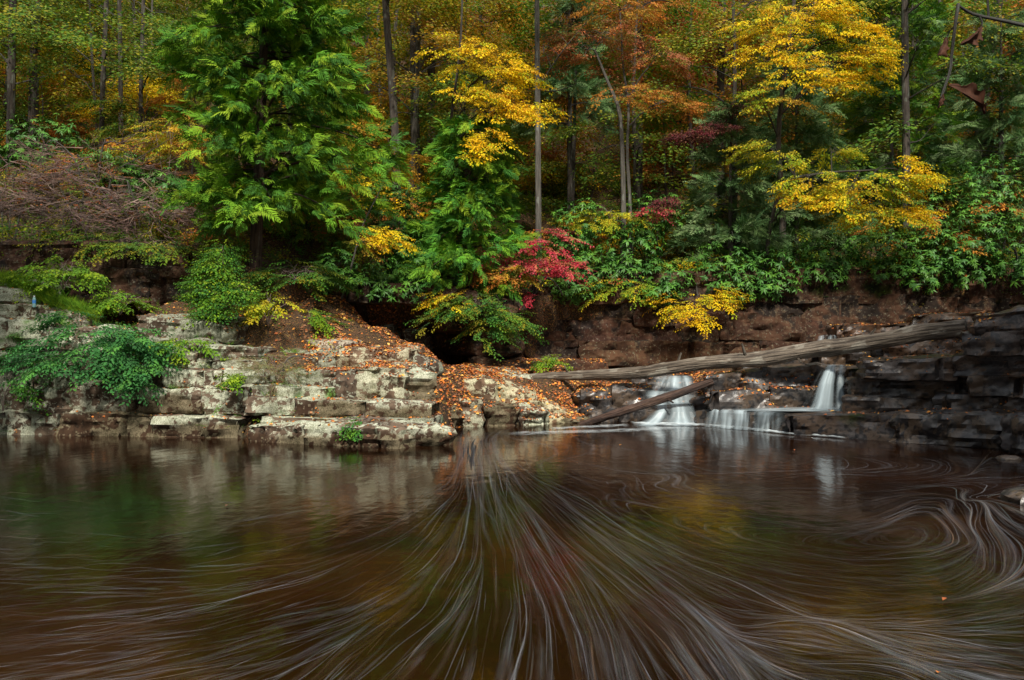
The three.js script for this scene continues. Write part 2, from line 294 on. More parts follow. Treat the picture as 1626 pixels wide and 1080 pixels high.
// front edge of the upper hillside: [photo x, y, depth]
const edge = [[-700, 380, 18.5], [-200, 380, 18.5], [60, 385, 18.6], [290, 390, 18.8], [400, 425, 18.8], [520, 452, 19.6], [620, 462, 20.2], [760, 462, 20.4], [860, 470, 21.8], [1000, 462, 22.2], [1300, 440, 22.2], [1626, 425, 22], [2300, 400, 21]].map(([x, y, d]) => { const p = W(x, y, d); return [p.x, p.y, d]; });
const edgeAt = (X) => { let i = 0; while (i + 2 < edge.length && edge[i + 1][0] < X) i++; const [a, b] = [edge[i], edge[i + 1]], t = clamp((X - a[0]) / (b[0] - a[0]), 0, 1); return [lerp(a[1], b[1], t), lerp(a[2], b[2], t)]; };
const hillAt = (X, D) => { const [y, d] = edgeAt(X), e = D - d; return y + 0.12 * Math.min(e, 2.5) + 0.60 * Math.max(0, e - 2.5) * (1 - 0.0012 * Math.max(0, e)) + 0.35 * fbm(X * 0.25, 3, D * 0.25, 4) * smooth(0, 4, e); };
sheet('stream_bank', lin(-18, 18, 0.14), lin(14.6, 22.6, 0.14), (X, D) => [X, bankH(X, D), D], M.litterGround, 23);
{ const es = [-0.9, ...lin(-0.1, 6, 0.3), ...lin(6.5, 20, 0.8), ...lin(22, 95, 3)];
  sheet('hillside', lin(-90, 90, 0.75), es, (X, e) => { const [y, d] = edgeAt(X); const cave = X > XP(535, 20) && X < XP(835, 20.5); return e < -0.5 ? [X, Math.max(-0.5, y - 2.6), d + (cave ? 2.6 : 0.35)] : [X, hillAt(X, d + e), d + e]; }, M.litterGround, 40); }
for (const s of [-1, 1]) // wooded banks on both sides of the pool
  sheet('pool_bank', lin(0, 22, 1.1), lin(-16, 14.5, .9), (a, D) => { const X = s * (9.6 + a + Math.max(0, D - 8) * .16), y = -1.0 + 2.6 * smooth(0, 3.5, a) + .12 * a + .3 * fbm(a * .5, s, D * .4, 3); return [X, y, D]; }, M.litterGround);
{ // lake-bed ground all round, out to the horizon
  const g = new THREE.PlaneGeometry(500, 500, 4, 4); g.rotateX(-Math.PI / 2); g.translate(0, -1.2, 0);
  const o = mesh('ground', g, mat({ color: new THREE.Color(0.06, 0.04, 0.025), roughness: 0.95 })); o.userData.kind = 'structure';
}

// ------------------------------------------------------------------ the rock ledges
{ // pale layered ledges on the near bank
  const g = struct('rock_ledge');
  const w = (y, d) => YP(y, d);
  // waterline course
  block(g, 383, 14.3, 628, 13.15, [672, 678], 735, 1.6, { wetY: w(692, 13.7), round: 0.08, seed: 3 });
  block(g, 626, 13.35, 719, 13.75, [681, 683], 735, 1.3, { wetY: w(690, 13.6), seed: 4 });
  block(g, 244, 14.95, 380, 14.7, [661, 664], 725, 1.3, { wetY: w(674, 14.8), seed: 5 });
  block(g, 90, 15.2, 243, 15.0, [656, 657], 725, 1.3, { wetY: w(655, 15), tint: [0.72, 0.72, 0.72], seed: 6, moss: 0.05 });
  block(g, -60, 15.3, 92, 15.25, [650, 656], 725, 1.3, { tint: [0.72, 0.72, 0.72], seed: 7, moss: 0.12 });
  block(g, -260, 15.0, -50, 15.3, [640, 650], 725, 1.5, { tint: [0.72, 0.72, 0.72], seed: 8, moss: 0.1 });
  // thin broken course on it
  block(g, 415, 14.55, 540, 14.2, [661, 664], 676, 0.9, { seed: 9, round: 0.03, moss: 0.18 });
  block(g, 545, 14.2, 690, 14.1, [663, 664], 682, 0.9, { seed: 10, round: 0.03, moss: 0.12, tint: [0.72, 0.72, 0.72] });
  // second course
  block(g, 391, 14.75, 470, 14.6, [629, 630], 662, 1.2, { seed: 12, round: .05 });
  block(g, 468, 14.55, 582, 14.4, [633, 636], 664, 1.3, { seed: 13, wetY: w(640, 14.5) });
  block(g, 580, 14.38, 692, 14.35, [638, 640], 666, 1.2, { seed: 14, wetY: w(646, 14.4) });
  block(g, 318, 15.05, 392, 14.95, [610, 612], 662, 1.0, { seed: 15 });
  block(g, 205, 15.2, 320, 15.05, [617, 618], 658, 1.1, { seed: 16, wetY: w(632, 15.1) });
  block(g, 100, 15.35, 208, 15.25, [606, 612], 662, 1.1, { seed: 17, tint: [0.75, 0.72, 0.72], moss: 0.06 });
  block(g, 40, 15.5, 108, 15.4, [586, 592], 660, 1.0, { seed: 18, tint: [0.72, 0.72, 0.72], moss: 0.1 });
  block(g, -80, 15.5, 44, 15.5, [560, 566], 660, 1.1, { seed: 19, tint: [0.72, 0.72, 0.72], moss: 0.16 });
  block(g, -300, 15.3, -75, 15.4, [540, 560], 660, 1.4, { seed: 20, tint: [0.72, 0.72, 0.72], moss: 0.16 });
  // third course: long slab with a pale face
  block(g, 398, 14.98, 530, 14.9, [613, 616], 634, 0.9, { seed: 22, round: .04, moss: 0.2 });
  block(g, 452, 15.3, 566, 15.1, [590, 586], 634, 1.3, { seed: 23, tint: [0.72, 0.72, 0.72] });
  block(g, 560, 15.08, 642, 15.0, [582, 587], 640, 1.4, { seed: 24, rise: 0.12, tint: [1.05, 1, 0.95] });
  block(g, 640, 15.0, 700, 15.35, [588, 592], 640, 1.4, { seed: 25, rise: 0.1, wetY: w(606, 15.2) });
  block(g, 205, 15.55, 262, 15.5, [579, 580], 620, 1.0, { seed: 26 });
  block(g, 258, 15.45, 352, 15.4, [585, 588], 618, 1.0, { seed: 27 });
  block(g, 350, 15.4, 412, 15.35, [588, 592], 618, 0.9, { seed: 28 });
  block(g, 245, 15.8, 312, 15.75, [556, 560], 588, 1.0, { seed: 29, tint: [0.8, 0.75, 0.72] });
  block(g, 300, 15.75, 412, 15.7, [569, 572], 594, 1.0, { seed: 30 });
  block(g, 295, 16.0, 410, 15.95, [547, 552], 574, 1.0, { seed: 31, tint: [0.72, 0.72, 0.72] });
  // upper slabs
  block(g, 214, 16.6, 352, 16.4, [502, 516], 545, 1.4, { seed: 32, tint: [0.72, 0.72, 0.72], rise: .15 });
  block(g, 230, 16.2, 330, 16.1, [536, 540], 562, 1.2, { seed: 33, tint: [0.72, 0.72, 0.72] });
  block(g, 530, 16.4, 650, 16.2, [556, 552], 598, 1.3, { seed: 34, round: .16, rise: .08, tint: [0.9, 0.8, 0.72] });
  block(g, 644, 16.4, 700, 16.7, [566, 572], 600, 1.2, { seed: 35, round: .14, rise: .2, tint: [0.72, 0.72, 0.72] });
  block(g, 400, 16.5, 540, 16.4, [560, 566], 606, 1.3, { seed: 36, round: .12, tint: [0.72, 0.72, 0.72], rise: .2 });
  block(g, 455, 17.4, 560, 17.2, [536, 542], 566, 1.1, { seed: 38, tint: [0.85, 0.72, 0.72], round: .12, rise: .04 });
  // stacked steps under the mossy bank
  block(g, 74, 16.0, 168, 15.9, [516, 522], 556, 1.0, { seed: 41, moss: .05 });
  block(g, -30, 16.1, 78, 16.0, [508, 514], 552, 1.0, { seed: 42, moss: .1 });
  block(g, -60, 16.5, 60, 16.5, [482, 486], 514, 1.0, { seed: 43 });
  block(g, -60, 16.9, 52, 16.9, [456, 462], 488, 1.0, { seed: 44 });
  block(g, 55, 16.55, 135, 16.5, [492, 500], 524, 0.9, { seed: 45, moss: .22, tint: [0.72, 0.72, 0.72] });
  block(g, -80, 17.3, 70, 17.2, [436, 446], 470, 1.0, { seed: 46, moss: .25, tint: [0.72, 0.72, 0.72] });
  block(g, 60, 15.75, 210, 15.65, [560, 566], 596, 1.0, { seed: 47, tint: [0.72, 0.72, 0.72], moss: .12 });
  block(g, 160, 16.2, 232, 16.2, [536, 546], 590, 1.0, { seed: 48, tint: [0.72, 0.72, 0.72], moss: .15 });
  block(g, -300, 16.2, -50, 16.0, [470, 500], 560, 1.5, { seed: 49, moss: .2, tint: [0.72, 0.72, 0.72] });
}
{ // leaf-strewn outcrop at the end of the ledges
  const g = struct('rock_outcrop');
  block(g, 698, 17.2, 786, 17.3, [604, 600], 690, 1.6, { seed: 60, rise: .14, round: .12, tint: [1.02, 0.92, 0.8] });
  block(g, 778, 17.3, 858, 17.55, [606, 622], 690, 1.7, { seed: 61, rise: .3, round: .14, tint: [1.05, 0.92, 0.78] });
  block(g, 850, 17.6, 926, 18.0, [632, 664], 690, 1.6, { seed: 62, rise: .45, round: .12, tint: [1.05, 0.9, 0.75] });
  block(g, 724, 16.95, 772, 17.0, [632, 630], 690, .8, { seed: 63, round: .1, tint: [0.9, 0.85, 0.8] });
  block(g, 772, 17.0, 826, 17.1, [644, 642], 690, .9, { seed: 64, round: .12, wetY: 1, tint: [0.8, 0.72, 0.72] });
  block(g, 822, 17.2, 880, 17.5, [634, 654], 690, .9, { seed: 65, round: .12 });
  block(g, 686, 16.6, 730, 16.8, [650, 648], 690, .8, { seed: 66, round: .1, wetY: 1 });
  block(g, 740, 18.3, 850, 18.6, [588, 594], 620, 1.4, { seed: 67, round: .16, rise: .1 });
  block(g, 866, 17.75, 935, 17.9, [656, 664], 690, .7, { seed: 68, round: .1, wetY: 1 });
}
{ // dark hollow under the overhanging ledge
  const g = struct('rock_overhang');
  const o = { mat: M.brown };
  block(g, 545, 19.3, 690, 19.4, [452, 448], 482, 4.2, { ...o, seed: 70, tint: [0.72, 0.72, 0.72], moss: .1, noLitter: true });
  block(g, 704, 19.2, 768, 19.5, [452, 462], 528, 3.0, { ...o, seed: 71, tint: [0.72, 0.72, 0.72], moss: .16, round: .2 });
  block(g, 755, 19.6, 838, 20.2, [470, 478], 566, 2.6, { ...o, seed: 72, tint: [0.72, 0.72, 0.72], moss: .12, round: .2 });
  block(g, 560, 22.6, 860, 22.6, [440, 440], 600, 1.2, { ...o, seed: 73, tint: [0.72, 0.72, 0.72], noLitter: true });
  block(g, 480, 20.6, 575, 20.2, [466, 470], 560, 2.4, { ...o, seed: 74, tint: [0.72, 0.72, 0.72], moss: .1 });
  block(g, 590, 20.7, 630, 20.6, [512, 516], 575, 1.0, { seed: 75, tint: [0.72, 0.72, 0.72], round: .16, rise: .1 });
  block(g, 640, 20.5, 680, 20.5, [522, 526], 585, 1.0, { seed: 76, tint: [0.72, 0.72, 0.72], round: .16 });
  block(g, 755, 19.6, 840, 19.9, [566, 572], 596, 1.2, { ...o, seed: 78, tint: [0.72, 0.72, 0.72], round: .14 });
  block(g, 830, 20.6, 960, 21, [570, 574], 598, 1.2, { ...o, seed: 79, tint: [1.1, 1, 0.9], round: .12 });
}
{ // brown bluff behind the falls, in beds and joints
  const g = struct('rock_bluff'); R = rng(21);
  const rows = [[428, 476], [474, 512], [508, 545], [541, 576], [572, 610]];
  rows.forEach(([a, b], k) => {
    let x = 818 - k * 6, off = rr(-6, 6);
    while (x < 2050) {
      const wpx = rr(110, 330), d = 21.9 + rr(-.09, .1) - (k === 3 ? .12 : 0) + (k === 4 ? .3 : 0) - Math.max(0, x - 1500) * .002, tone = rr(.72, .95);
      const tall = k < 3 && R() < .3 ? 22 : 0, o2 = rr(-7, 7);
      block(g, x, d, x + wpx + 5, d + rr(-.05, .05), [a + off, a + o2], b + 6 + tall, 1.3, { mat: M.brown, seed: 100 + k * 40 + x % 37, amp: 1.0, bed: .3, tint: [tone, tone * rr(.92, 1), tone * rr(.86, 1)], round: .03, cell: .1, moss: k === 0 ? .1 : 0, noLitter: k > 0 });
      x += wpx; off = o2;
    }
  });
}
{ // dark rock face under the bare thicket
  const g = struct('rock_bluff'); R = rng(22);
  const o = { mat: M.brown };
  block(g, 88, 18.3, 196, 18.2, [384, 380], 428, 1.4, { ...o, seed: 91, tint: [0.72, 0.72, 0.72] });
  block(g, 190, 18.3, 300, 18.5, [384, 392], 440, 1.4, { ...o, seed: 92, tint: [0.72, 0.72, 0.72] });
  block(g, 120, 18.0, 240, 18.2, [424, 428], 482, 1.4, { ...o, seed: 93, tint: [0.72, 0.72, 0.72] });
  block(g, 225, 18.3, 310, 18.6, [432, 440], 500, 1.4, { ...o, seed: 94, tint: [0.72, 0.72, 0.72] });
  block(g, 40, 18.1, 125, 18.1, [430, 428], 482, 1.4, { ...o, seed: 95, tint: [0.72, 0.72, 0.72] });
  block(g, -300, 18.1, 92, 18.3, [384, 384], 434, 1.6, { ...o, seed: 96, tint: [0.72, 0.72, 0.72], moss: .1 });
  block(g, -300, 17.9, 45, 18.0, [430, 430], 490, 1.6, { ...o, seed: 97, tint: [0.72, 0.72, 0.72], moss: .12 });
}
{ // wet dark ledges round the falls
  const g = struct('wet_rock_ledge');
  const o = { mat: M.wet, bed: .35, round: .035, amp: 1.1 };
  // shelf at the waterline
  block(g, 1248, 15.4, 1420, 14.3, [661, 658], 735, 1.9, { ...o, amp: .5, seed: 200, moss: .05, tint: [0.8, 0.8, 0.85] });
  block(g, 1417, 14.25, 1660, 12.75, [657, 662], 750, 1.9, { ...o, seed: 202 });
  block(g, 1650, 12.75, 1800, 12.0, [662, 668], 760, 1.9, { ...o, seed: 204 });
  block(g, 1106, 17.3, 1252, 15.85, [652, 658], 725, 1.9, { ...o, seed: 205, amp: .4 });
  // long courses above the shelf
  block(g, 1338, 15.7, 1500, 15.0, [630, 632], 664, 1.4, { ...o, seed: 206, tint: [0.8, 0.75, 0.72] });
  block(g, 1490, 14.9, 1680, 13.9, [628, 626], 668, 1.5, { ...o, seed: 207 });
  block(g, 1345, 15.9, 1560, 14.9, [602, 600], 634, 1.5, { ...o, seed: 208, tint: [0.95, 0.9, 0.85] });
  block(g, 1540, 14.5, 1690, 13.7, [598, 598], 632, 1.5, { ...o, seed: 215.5, tint: [1.05, 1, 0.95] });
  block(g, 1368, 15.5, 1520, 14.85, [571, 568], 604, 1.6, { ...o, seed: 209, tint: [1.15, 1.1, 1.1] });
  block(g, 1510, 14.8, 1700, 13.7, [563, 560], 602, 1.8, { ...o, seed: 210, tint: [1.15, 1.1, 1.1] });
  block(g, 1528, 14.5, 1720, 13.5, [528, 522], 564, 1.6, { ...o, seed: 211, tint: [1.15, 1, 0.92] });
  block(g, 1540, 14.4, 1720, 13.6, [498, 476], 532, 1.6, { ...o, seed: 213, tint: [1.15, 1, 0.92], round: .1 });
  block(g, 1700, 13.6, 2000, 12.4, [480, 470], 680, 2.4, { ...o, seed: 214, round: .2 });
  // behind the fall and along the lip
  block(g, 1122, 17.3, 1215, 17.1, [596, 590], 640, 1.5, { ...o, seed: 215 });
  block(g, 1130, 16.95, 1230, 16.8, [622, 620], 660, 1.2, { ...o, seed: 216 });
  block(g, 1212, 17.1, 1300, 16.9, [584, 582], 618, 1.5, { ...o, seed: 217, moss: .12 });
  block(g, 1224, 16.85, 1298, 16.7, [612, 616], 662, 1.3, { ...o, seed: 218 });
  block(g, 1290, 16.95, 1345, 16.8, [583, 582], 662, 1.3, { ...o, seed: 219 });
  block(g, 1340, 16.6, 1410, 16.3, [584, 582], 640, 1.4, { ...o, seed: 220, tint: [1.1, 0.95, 0.8], moss: .1 });
  // beds behind the log
  block(g, 1300, 18.4, 1420, 18.0, [548, 546], 592, 1.5, { ...o, seed: 221, tint: [1.2, 1.1, 1] });
  block(g, 1400, 17.8, 1545, 17.0, [534, 528], 576, 1.5, { ...o, seed: 222, tint: [1.5, 1.2, 1] });
  block(g, 1330, 19.6, 1450, 19.2, [518, 512], 556, 1.4, { ...o, seed: 223, tint: [1.4, 1.1, 0.9] });
  block(g, 1445, 19.2, 1570, 18.6, [500, 496], 545, 1.4, { ...o, seed: 224, tint: [1.6, 1.3, 1] });
  block(g, 1180, 19.4, 1320, 19.2, [566, 562], 600, 1.4, { ...o, seed: 225 });
  // dark stones beside the lower cascade
  block(g, 912, 18.3, 972, 18.2, [620, 618], 690, 1.2, { ...o, seed: 226, round: .18 });
  block(g, 962, 18.35, 1035, 18.2, [612, 610], 690, 1.2, { ...o, seed: 227, round: .18 });
  block(g, 930, 18.0, 975, 17.95, [650, 648], 690, .7, { ...o, seed: 228, round: .14 });
  block(g, 985, 18.0, 1045, 17.9, [646, 650], 690, .8, { ...o, seed: 229, round: .14 });
  block(g, 1030, 18.7, 1112, 18.6, [605, 604], 690, 1.2, { ...o, seed: 230, round: .14 });
  block(g, 1036, 18.2, 1104, 18.0, [645, 646], 690, 1.0, { ...o, seed: 231, round: .14 });
  block(g, 1096, 17.9, 1136, 17.6, [630, 634], 690, 1.1, { ...o, seed: 232, round: .14, tint: [1.1, 0.95, 0.85] });
  block(g, 1000, 19.0, 1100, 18.9, [596, 597], 625, 1.0, { ...o, seed: 233, round: .1 });
}
{ // loose stones at the water's edge
  R = rng(23);
  const st = (l, d, r, yt, yb, label, tint, t = .5) => { const q = thing('stone', label, 'stone', null); const b = block(q, l, d, r, d - .1, yt, yb, t, { mat: M.wet, tint, round: .14, name: 'boulder' }); b.removeFromParent(); b.name = q.name; b.userData = q.userData; q.removeFromParent(); scene.add(b); };
  st(1588, 11.9, 1626, 726, 745, 'small flat wet stone in the pool below the dark shelf', [1, .95, .95], .3);
  st(1614, 8.4, 1680, 786, 834, 'grey boulder at the pool edge farthest from the falls', [1.1, 1.1, 1.1], .5);
  st(1612, 12.4, 1660, 664, 728, 'upright dark boulder leaning on the end of the wet shelf', [1.2, 1.2, 1.3], .6);
}

// ------------------------------------------------------------------ wood: bark, limbs
const barkTex = (a, b, l, seed) => tex(512, (u, v) => { const wv = .03 * tf(u, v, 4, seed, 3), rid = tna(u + wv, v, 40, 6, seed + 3), rid2 = tna(u + wv, v, 90, 12, seed + 4), s = tf(u, v, 8, seed + 2, 5), g = tn(u, v, 128, seed + 9), li = smooth(0.54, 0.66, tf(u, v, 7, seed + 11, 5)); const k = clamp(.45 * rid + .3 * rid2 + .35 * s - .05, 0, 1); return mul3(mix3(mix3(a, b, smooth(.25, .75, k)), l, li * 0.6), 0.75 + 0.35 * g); });
const barkBump = tex(512, (u, v) => { const wv = .03 * tf(u, v, 4, 511, 3), k = clamp(.55 * tna(u + wv, v, 40, 6, 512) + .25 * tna(u + wv, v, 90, 12, 514) + .3 * tf(u, v, 12, 515, 4), 0, 1); return [k, k, k]; }, false);
M.bark = mat({ map: barkTex([0.03, 0.024, 0.019], [0.085, 0.068, 0.055], [0.14, 0.15, 0.12], 501), bumpMap: barkBump, bumpScale: 0.02, roughness: 0.95 });
M.barkPale = mat({ map: barkTex([0.06, 0.054, 0.045], [0.15, 0.135, 0.115], [0.24, 0.25, 0.22], 521), bumpMap: barkBump, bumpScale: 0.012, roughness: 0.95 });
M.barkRed = mat({ map: barkTex([0.035, 0.02, 0.015], [0.10, 0.058, 0.04], [0.12, 0.10, 0.07], 541), bumpMap: barkBump, bumpScale: 0.015, roughness: 0.95 });
M.twig = mat({ color: new THREE.Color(0.16, 0.12, 0.105), roughness: 0.95 });
M.logGrey = mat({ map: barkTex([0.06, 0.045, 0.033], [0.20, 0.16, 0.12], [0.36, 0.33, 0.27], 561), bumpMap: barkBump, bumpScale: 0.03, roughness: 0.85 });
M.logBrown = mat({ map: barkTex([0.028, 0.014, 0.01], [0.085, 0.044, 0.029], [0.12, 0.065, 0.04], 581), bumpMap: barkBump, bumpScale: 0.03, roughness: 0.7 });

function tube(pts, rad, seg = 6, wob = 0, cap = true) { // tapered tube through points with a radius at each
  const pos = [], uv = [], idx = [], n = pts.length; let T = V(), N = V(1, 0, 0), B = V(), len = 0;
  for (let i = 0; i < n; i++) {
    T.copy(pts[Math.min(n - 1, i + 1)]).sub(pts[Math.max(0, i - 1)]).normalize();
    if (i === 0 && Math.abs(T.x) > 0.9) N.set(0, 0, 1);
    N.addScaledVector(T, -N.dot(T)).normalize(); B.crossVectors(T, N);
    if (i) len += pts[i].distanceTo(pts[i - 1]);
    for (let k = 0; k <= seg; k++) {
      const a = (k % seg) / seg * Math.PI * 2; let r = rad[i]; if (wob) r *= 1 + wob * n3(Math.cos(a) * 1.3 + len * 1.2, Math.sin(a) * 1.3, len * 1.7 + pts[0].x);
      pos.push(pts[i].x + (N.x * Math.cos(a) + B.x * Math.sin(a)) * r, pts[i].y + (N.y * Math.cos(a) + B.y * Math.sin(a)) * r, pts[i].z + (N.z * Math.cos(a) + B.z * Math.sin(a)) * r);
      uv.push(k / seg * Math.max(1, Math.round(rad[0] * 4)), len * .5);
    }
  }
  for (let i = 0; i + 1 < n; i++) for (let k = 0; k < seg; k++) { const a = i * (seg + 1) + k, b = a + seg + 1; idx.push(a, a + 1, b, b, a + 1, b + 1); }
  if (cap) for (const [i, f] of [[0, 0], [n - 1, 1]]) { const c = pos.length / 3; pos.push(pts[i].x, pts[i].y, pts[i].z); uv.push(0, 0); for (let k = 0; k < seg; k++) { const a = i * (seg + 1) + k; f ? idx.push(c, a, a + 1) : idx.push(c, a + 1, a); } }
  const g = new THREE.BufferGeometry(); g.setAttribute('position', new THREE.Float32BufferAttribute(pos, 3)); g.setAttribute('uv', new THREE.Float32BufferAttribute(uv, 2)); g.setIndex(idx); g.computeVertexNormals(); return g;
}
const curve = (pts, n) => { const c = new THREE.CatmullRomCurve3(pts); return c.getPoints(n); };
const taper = (n, a, b) => { const o = []; for (let i = 0; i < n; i++) o.push(lerp(a, b, i / (n - 1))); return o; };

// ------------------------------------------------------------------ foliage pieces (one small geometry each, placed many times)
const leafMat = new THREE.MeshPhysicalMaterial({ color: 0xffffff, specularIntensity: 0.25, roughness: 0.95, transmission: 0.4, thickness: 0, side: THREE.DoubleSide });
const glossLeaf = new THREE.MeshPhysicalMaterial({ color: 0xffffff, specularIntensity: .6, roughness: 0.48, side: THREE.DoubleSide });
const needleMat = new THREE.MeshPhysicalMaterial({ color: 0xffffff, specularIntensity: 0.25, roughness: 0.9, side: THREE.DoubleSide });
const dryLeaf = new THREE.MeshStandardMaterial({ color: 0xffffff, roughness: 0.75, side: THREE.DoubleSide });
class Pieces { constructor() { this.p = []; this.i = []; }
  kite(o, dir, up, len, wid, fold = 0.12, droop = 0.1) { // a leaf: base, two shoulders, tip, folded along the midrib
    const d = dir.clone().normalize(), s = d.clone().cross(up).normalize(), u = s.clone().cross(d), b = this.p.length / 3;
    const at = (a, w, h) => { const q = o.clone().addScaledVector(d, a * len).addScaledVector(s, w * wid).addScaledVector(u, h * len); this.p.push(q.x, q.y, q.z); };
    at(0, 0, 0); at(.45, .5, fold - droop * .2); at(1, 0, -droop); at(.45, -.5, fold - droop * .2); at(.5, 0, -droop * .15);
    this.i.push(b, b + 4, b + 1, b + 1, b + 4, b + 2, b, b + 3, b + 4, b + 3, b + 2, b + 4); }
  flat(o, dir, up, len, wid) { const d = dir.clone().normalize(), s = d.clone().cross(up).normalize(), b = this.p.length / 3; const at = (a, w) => { const q = o.clone().addScaledVector(d, a * len).addScaledVector(s, w * wid); this.p.push(q.x, q.y, q.z); }; at(0, 0); at(.4, .5); at(1, 0); at(.4, -.5); this.i.push(b, b + 2, b + 1, b, b + 3, b + 2); }
  stem(a, b, r) { const d = b.clone().sub(a), s = d.clone().cross(V(0.3, 1, 0.2)).normalize().multiplyScalar(r), t = d.clone().cross(s).normalize().multiplyScalar(r), k = this.p.length / 3;
    for (const q of [a.clone().add(s), a.clone().sub(s).add(t), a.clone().sub(s).sub(t), b]) this.p.push(q.x, q.y, q.z); this.i.push(k, k + 1, k + 3, k + 1, k + 2, k + 3, k + 2, k, k + 3); }
  geo() { const g = new THREE.BufferGeometry(); g.setAttribute('position', new THREE.Float32BufferAttribute(this.p, 3)); g.setIndex(this.i); g.computeVertexNormals(); return g; } }
R = rng(31);
function sprig(n, len, leaf, wid, spread = 0.55, jitter = 0.35, cheap = false, wide = .25) { // twig along +x with leaves on both sides
  const P = new Pieces(); P.stem(V(0, 0, 0), V(len, -0.03 * len, 0), 0.004);
  for (let i = 0; i < n; i++) { const t = (i + .6) / n, s = i % 2 ? 1 : -1, o = V(len * t, -0.03 * len * t, 0); const d = V(rr(.35, .9), rr(-.6, .15), s * rr(spread * .6, spread * 1.6)); const up = V(rr(-jitter, jitter), 1, rr(-jitter, jitter)).normalize(); o.add(V(0, rr(-1, .6) * wide * leaf, s * R() * leaf * wide * 3)); if (cheap) P.flat(o, d, up, leaf * rr(.7, 1.25), wid * rr(.75, 1.2)); else P.kite(o, d, up, leaf * rr(.7, 1.25), wid * rr(.75, 1.2)); }
  return P.geo();
}
const G = {};
G.sprigs = [sprig(13, .36, .07, .038, .6, .4, false, .5), sprig(13, .38, .066, .036, .8, .5, false, .6), sprig(12, .32, .074, .04, .55, .6, false, .5)];
G.small = [sprig(12, .3, .055, .032, .55, .4), sprig(12, .32, .05, .03, .7, .5)];
G.far = [sprig(14, .62, .125, .075, .9, .7, true, 1.5), sprig(14, .66, .118, .07, 1, .8, true, 1.6), sprig(13, .55, .13, .078, .9, .9, true, 1.5)];
G.whorl = [0, 1].map(() => { const P = new Pieces(); P.stem(V(0, -.16, 0), V(0, 0, 0), .005); for (let i = 0; i < 8; i++) { const a = i / 8 * 6.283 + rr(-.25, .25); P.kite(V(0, 0, 0), V(Math.cos(a), rr(-.5, .25), Math.sin(a)), V(0, 1, 0), rr(.10, .16), rr(.035, .05), .05, rr(.1, .3)); } return P.geo(); });
G.cedar = [0, 1, 2].map(() => { const P = new Pieces(); const L = .62, np = 11; // arching plume of scale-leaved branchlets
  const at = (t) => V(L * t, .22 * L * t - .45 * L * t * t, 0);
  for (let i = 0; i < np; i++) { const t = (i + .5) / np, o = at(t); for (const s of [-1, 1]) { const l = L * (.44 * Math.pow(1 - t, .7) + .05) * rr(.75, 1.15), d = V(.85, rr(-.35, .1), s * rr(.55, .8)).normalize(); P.kite(o, d, V(rr(-.3, .3), 1, rr(-.4, .4)), l, .034, .04, .16); } }
  for (let k = 0; k < 3; k++) P.flat(at(k / 3), at((k + 1) / 3).sub(at(k / 3)), V(0, 1, 0), L * .36, .02); return P.geo(); });
G.hemlock = [0, 1].map(() => { const P = new Pieces(); const L = .55; P.stem(V(0, 0, 0), V(L, -.06, 0), .004); // flat lacy spray of short-needled twigs
  for (let i = 0; i < 11; i++) { const t = (i + .5) / 11, o = V(L * t, -.06 * t, 0); for (const s of [-1, 1]) { const l = L * (.40 * (1 - t) + .08) * rr(.6, 1.2), d = V(.65, rr(-.3, .1), s * .8).normalize(); P.flat(o, d, V(rr(-.2, .2), 1, rr(-.3, .3)), l, .024); if (R() < .6) P.flat(o.clone().addScaledVector(d, l * .4), V(.95, rr(-.2, .2), s * .1), V(0, 1, 0), l * .5, .02); } }
  return P.geo(); });
G.twigs = [0, 1, 2].map(() => { const P = new Pieces(); const go = (o, d, l, r, n) => { const e = o.clone().addScaledVector(d, l); P.stem(o, e, r); if (n) for (let k = 0; k < 3; k++) go(o.clone().lerp(e, rr(.4, 1)), d.clone().add(V(rr(-.7, .7), rr(-.45, .55), rr(-.7, .7))).normalize(), l * rr(.5, .75), r * .6, n - 1); }; go(V(0, 0, 0), V(1, .1, 0), .4, .009, 3); return P.geo(); });
G.fern = [0, 1].map(() => { const P = new Pieces(); const L = .6; for (let i = 0; i < 14; i++) { const t = i / 14, o = V(L * t, .25 * Math.sin(t * 2.6) * L, 0), l = L * .30 * Math.sin(Math.PI * (0.15 + .85 * t) * .98); for (const s of [-1, 1]) P.flat(o, V(.35, -.1, s), V(0, 1, 0), l, .035); } return P.geo(); });
G.grass = [0, 1].map(() => { const P = new Pieces(); for (let i = 0; i < 9; i++) { const a = rr(0, 6.28), l = rr(.10, .24); P.flat(V(rr(-.03, .03), 0, rr(-.03, .03)), V(Math.cos(a) * .6, rr(.6, 1.2), Math.sin(a) * .6), V(Math.sin(a), .2, -Math.cos(a)), l, .008); } return P.geo(); });
G.fallen = [0, 1, 2].map((k) => { const P = new Pieces(); P.kite(V(-.5, 0.04, 0), V(1, 0, 0), V(0, 1, 0), 1, .62, .12 + .05 * k, .05 - .12 * k); return P.geo(); });

const QX = V(1, 0, 0);
class Foliage { constructor(base) { this.b = base; this.m = []; this.c = []; this.k = []; }
  add(p, dir, up, s, col, kind = 0) { const x = dir.clone().normalize(), z = x.clone().cross(up).normalize(), y = z.clone().cross(x); const m = new THREE.Matrix4().makeBasis(x.multiplyScalar(s), y.multiplyScalar(s), z.multiplyScalar(s)); m.setPosition(p.x - this.b.x, p.y - this.b.y, p.z - this.b.z); this.m.push(m); this.c.push(col); this.k.push(kind); }
  build(name, geos, material, parent) { let out; geos.forEach((g, q) => { const ids = this.k.map((k, i) => (k % geos.length === q ? i : -1)).filter((i) => i >= 0); if (!ids.length) return; const I = sh(new THREE.InstancedMesh(g, material, ids.length)); ids.forEach((i, j) => { I.setMatrixAt(j, this.m[i]); I.setColorAt(j, new THREE.Color(...this.c[i])); }); I.name = name; I.userData.kind = 'stuff'; parent.add(I); out = I; }); return out; } }
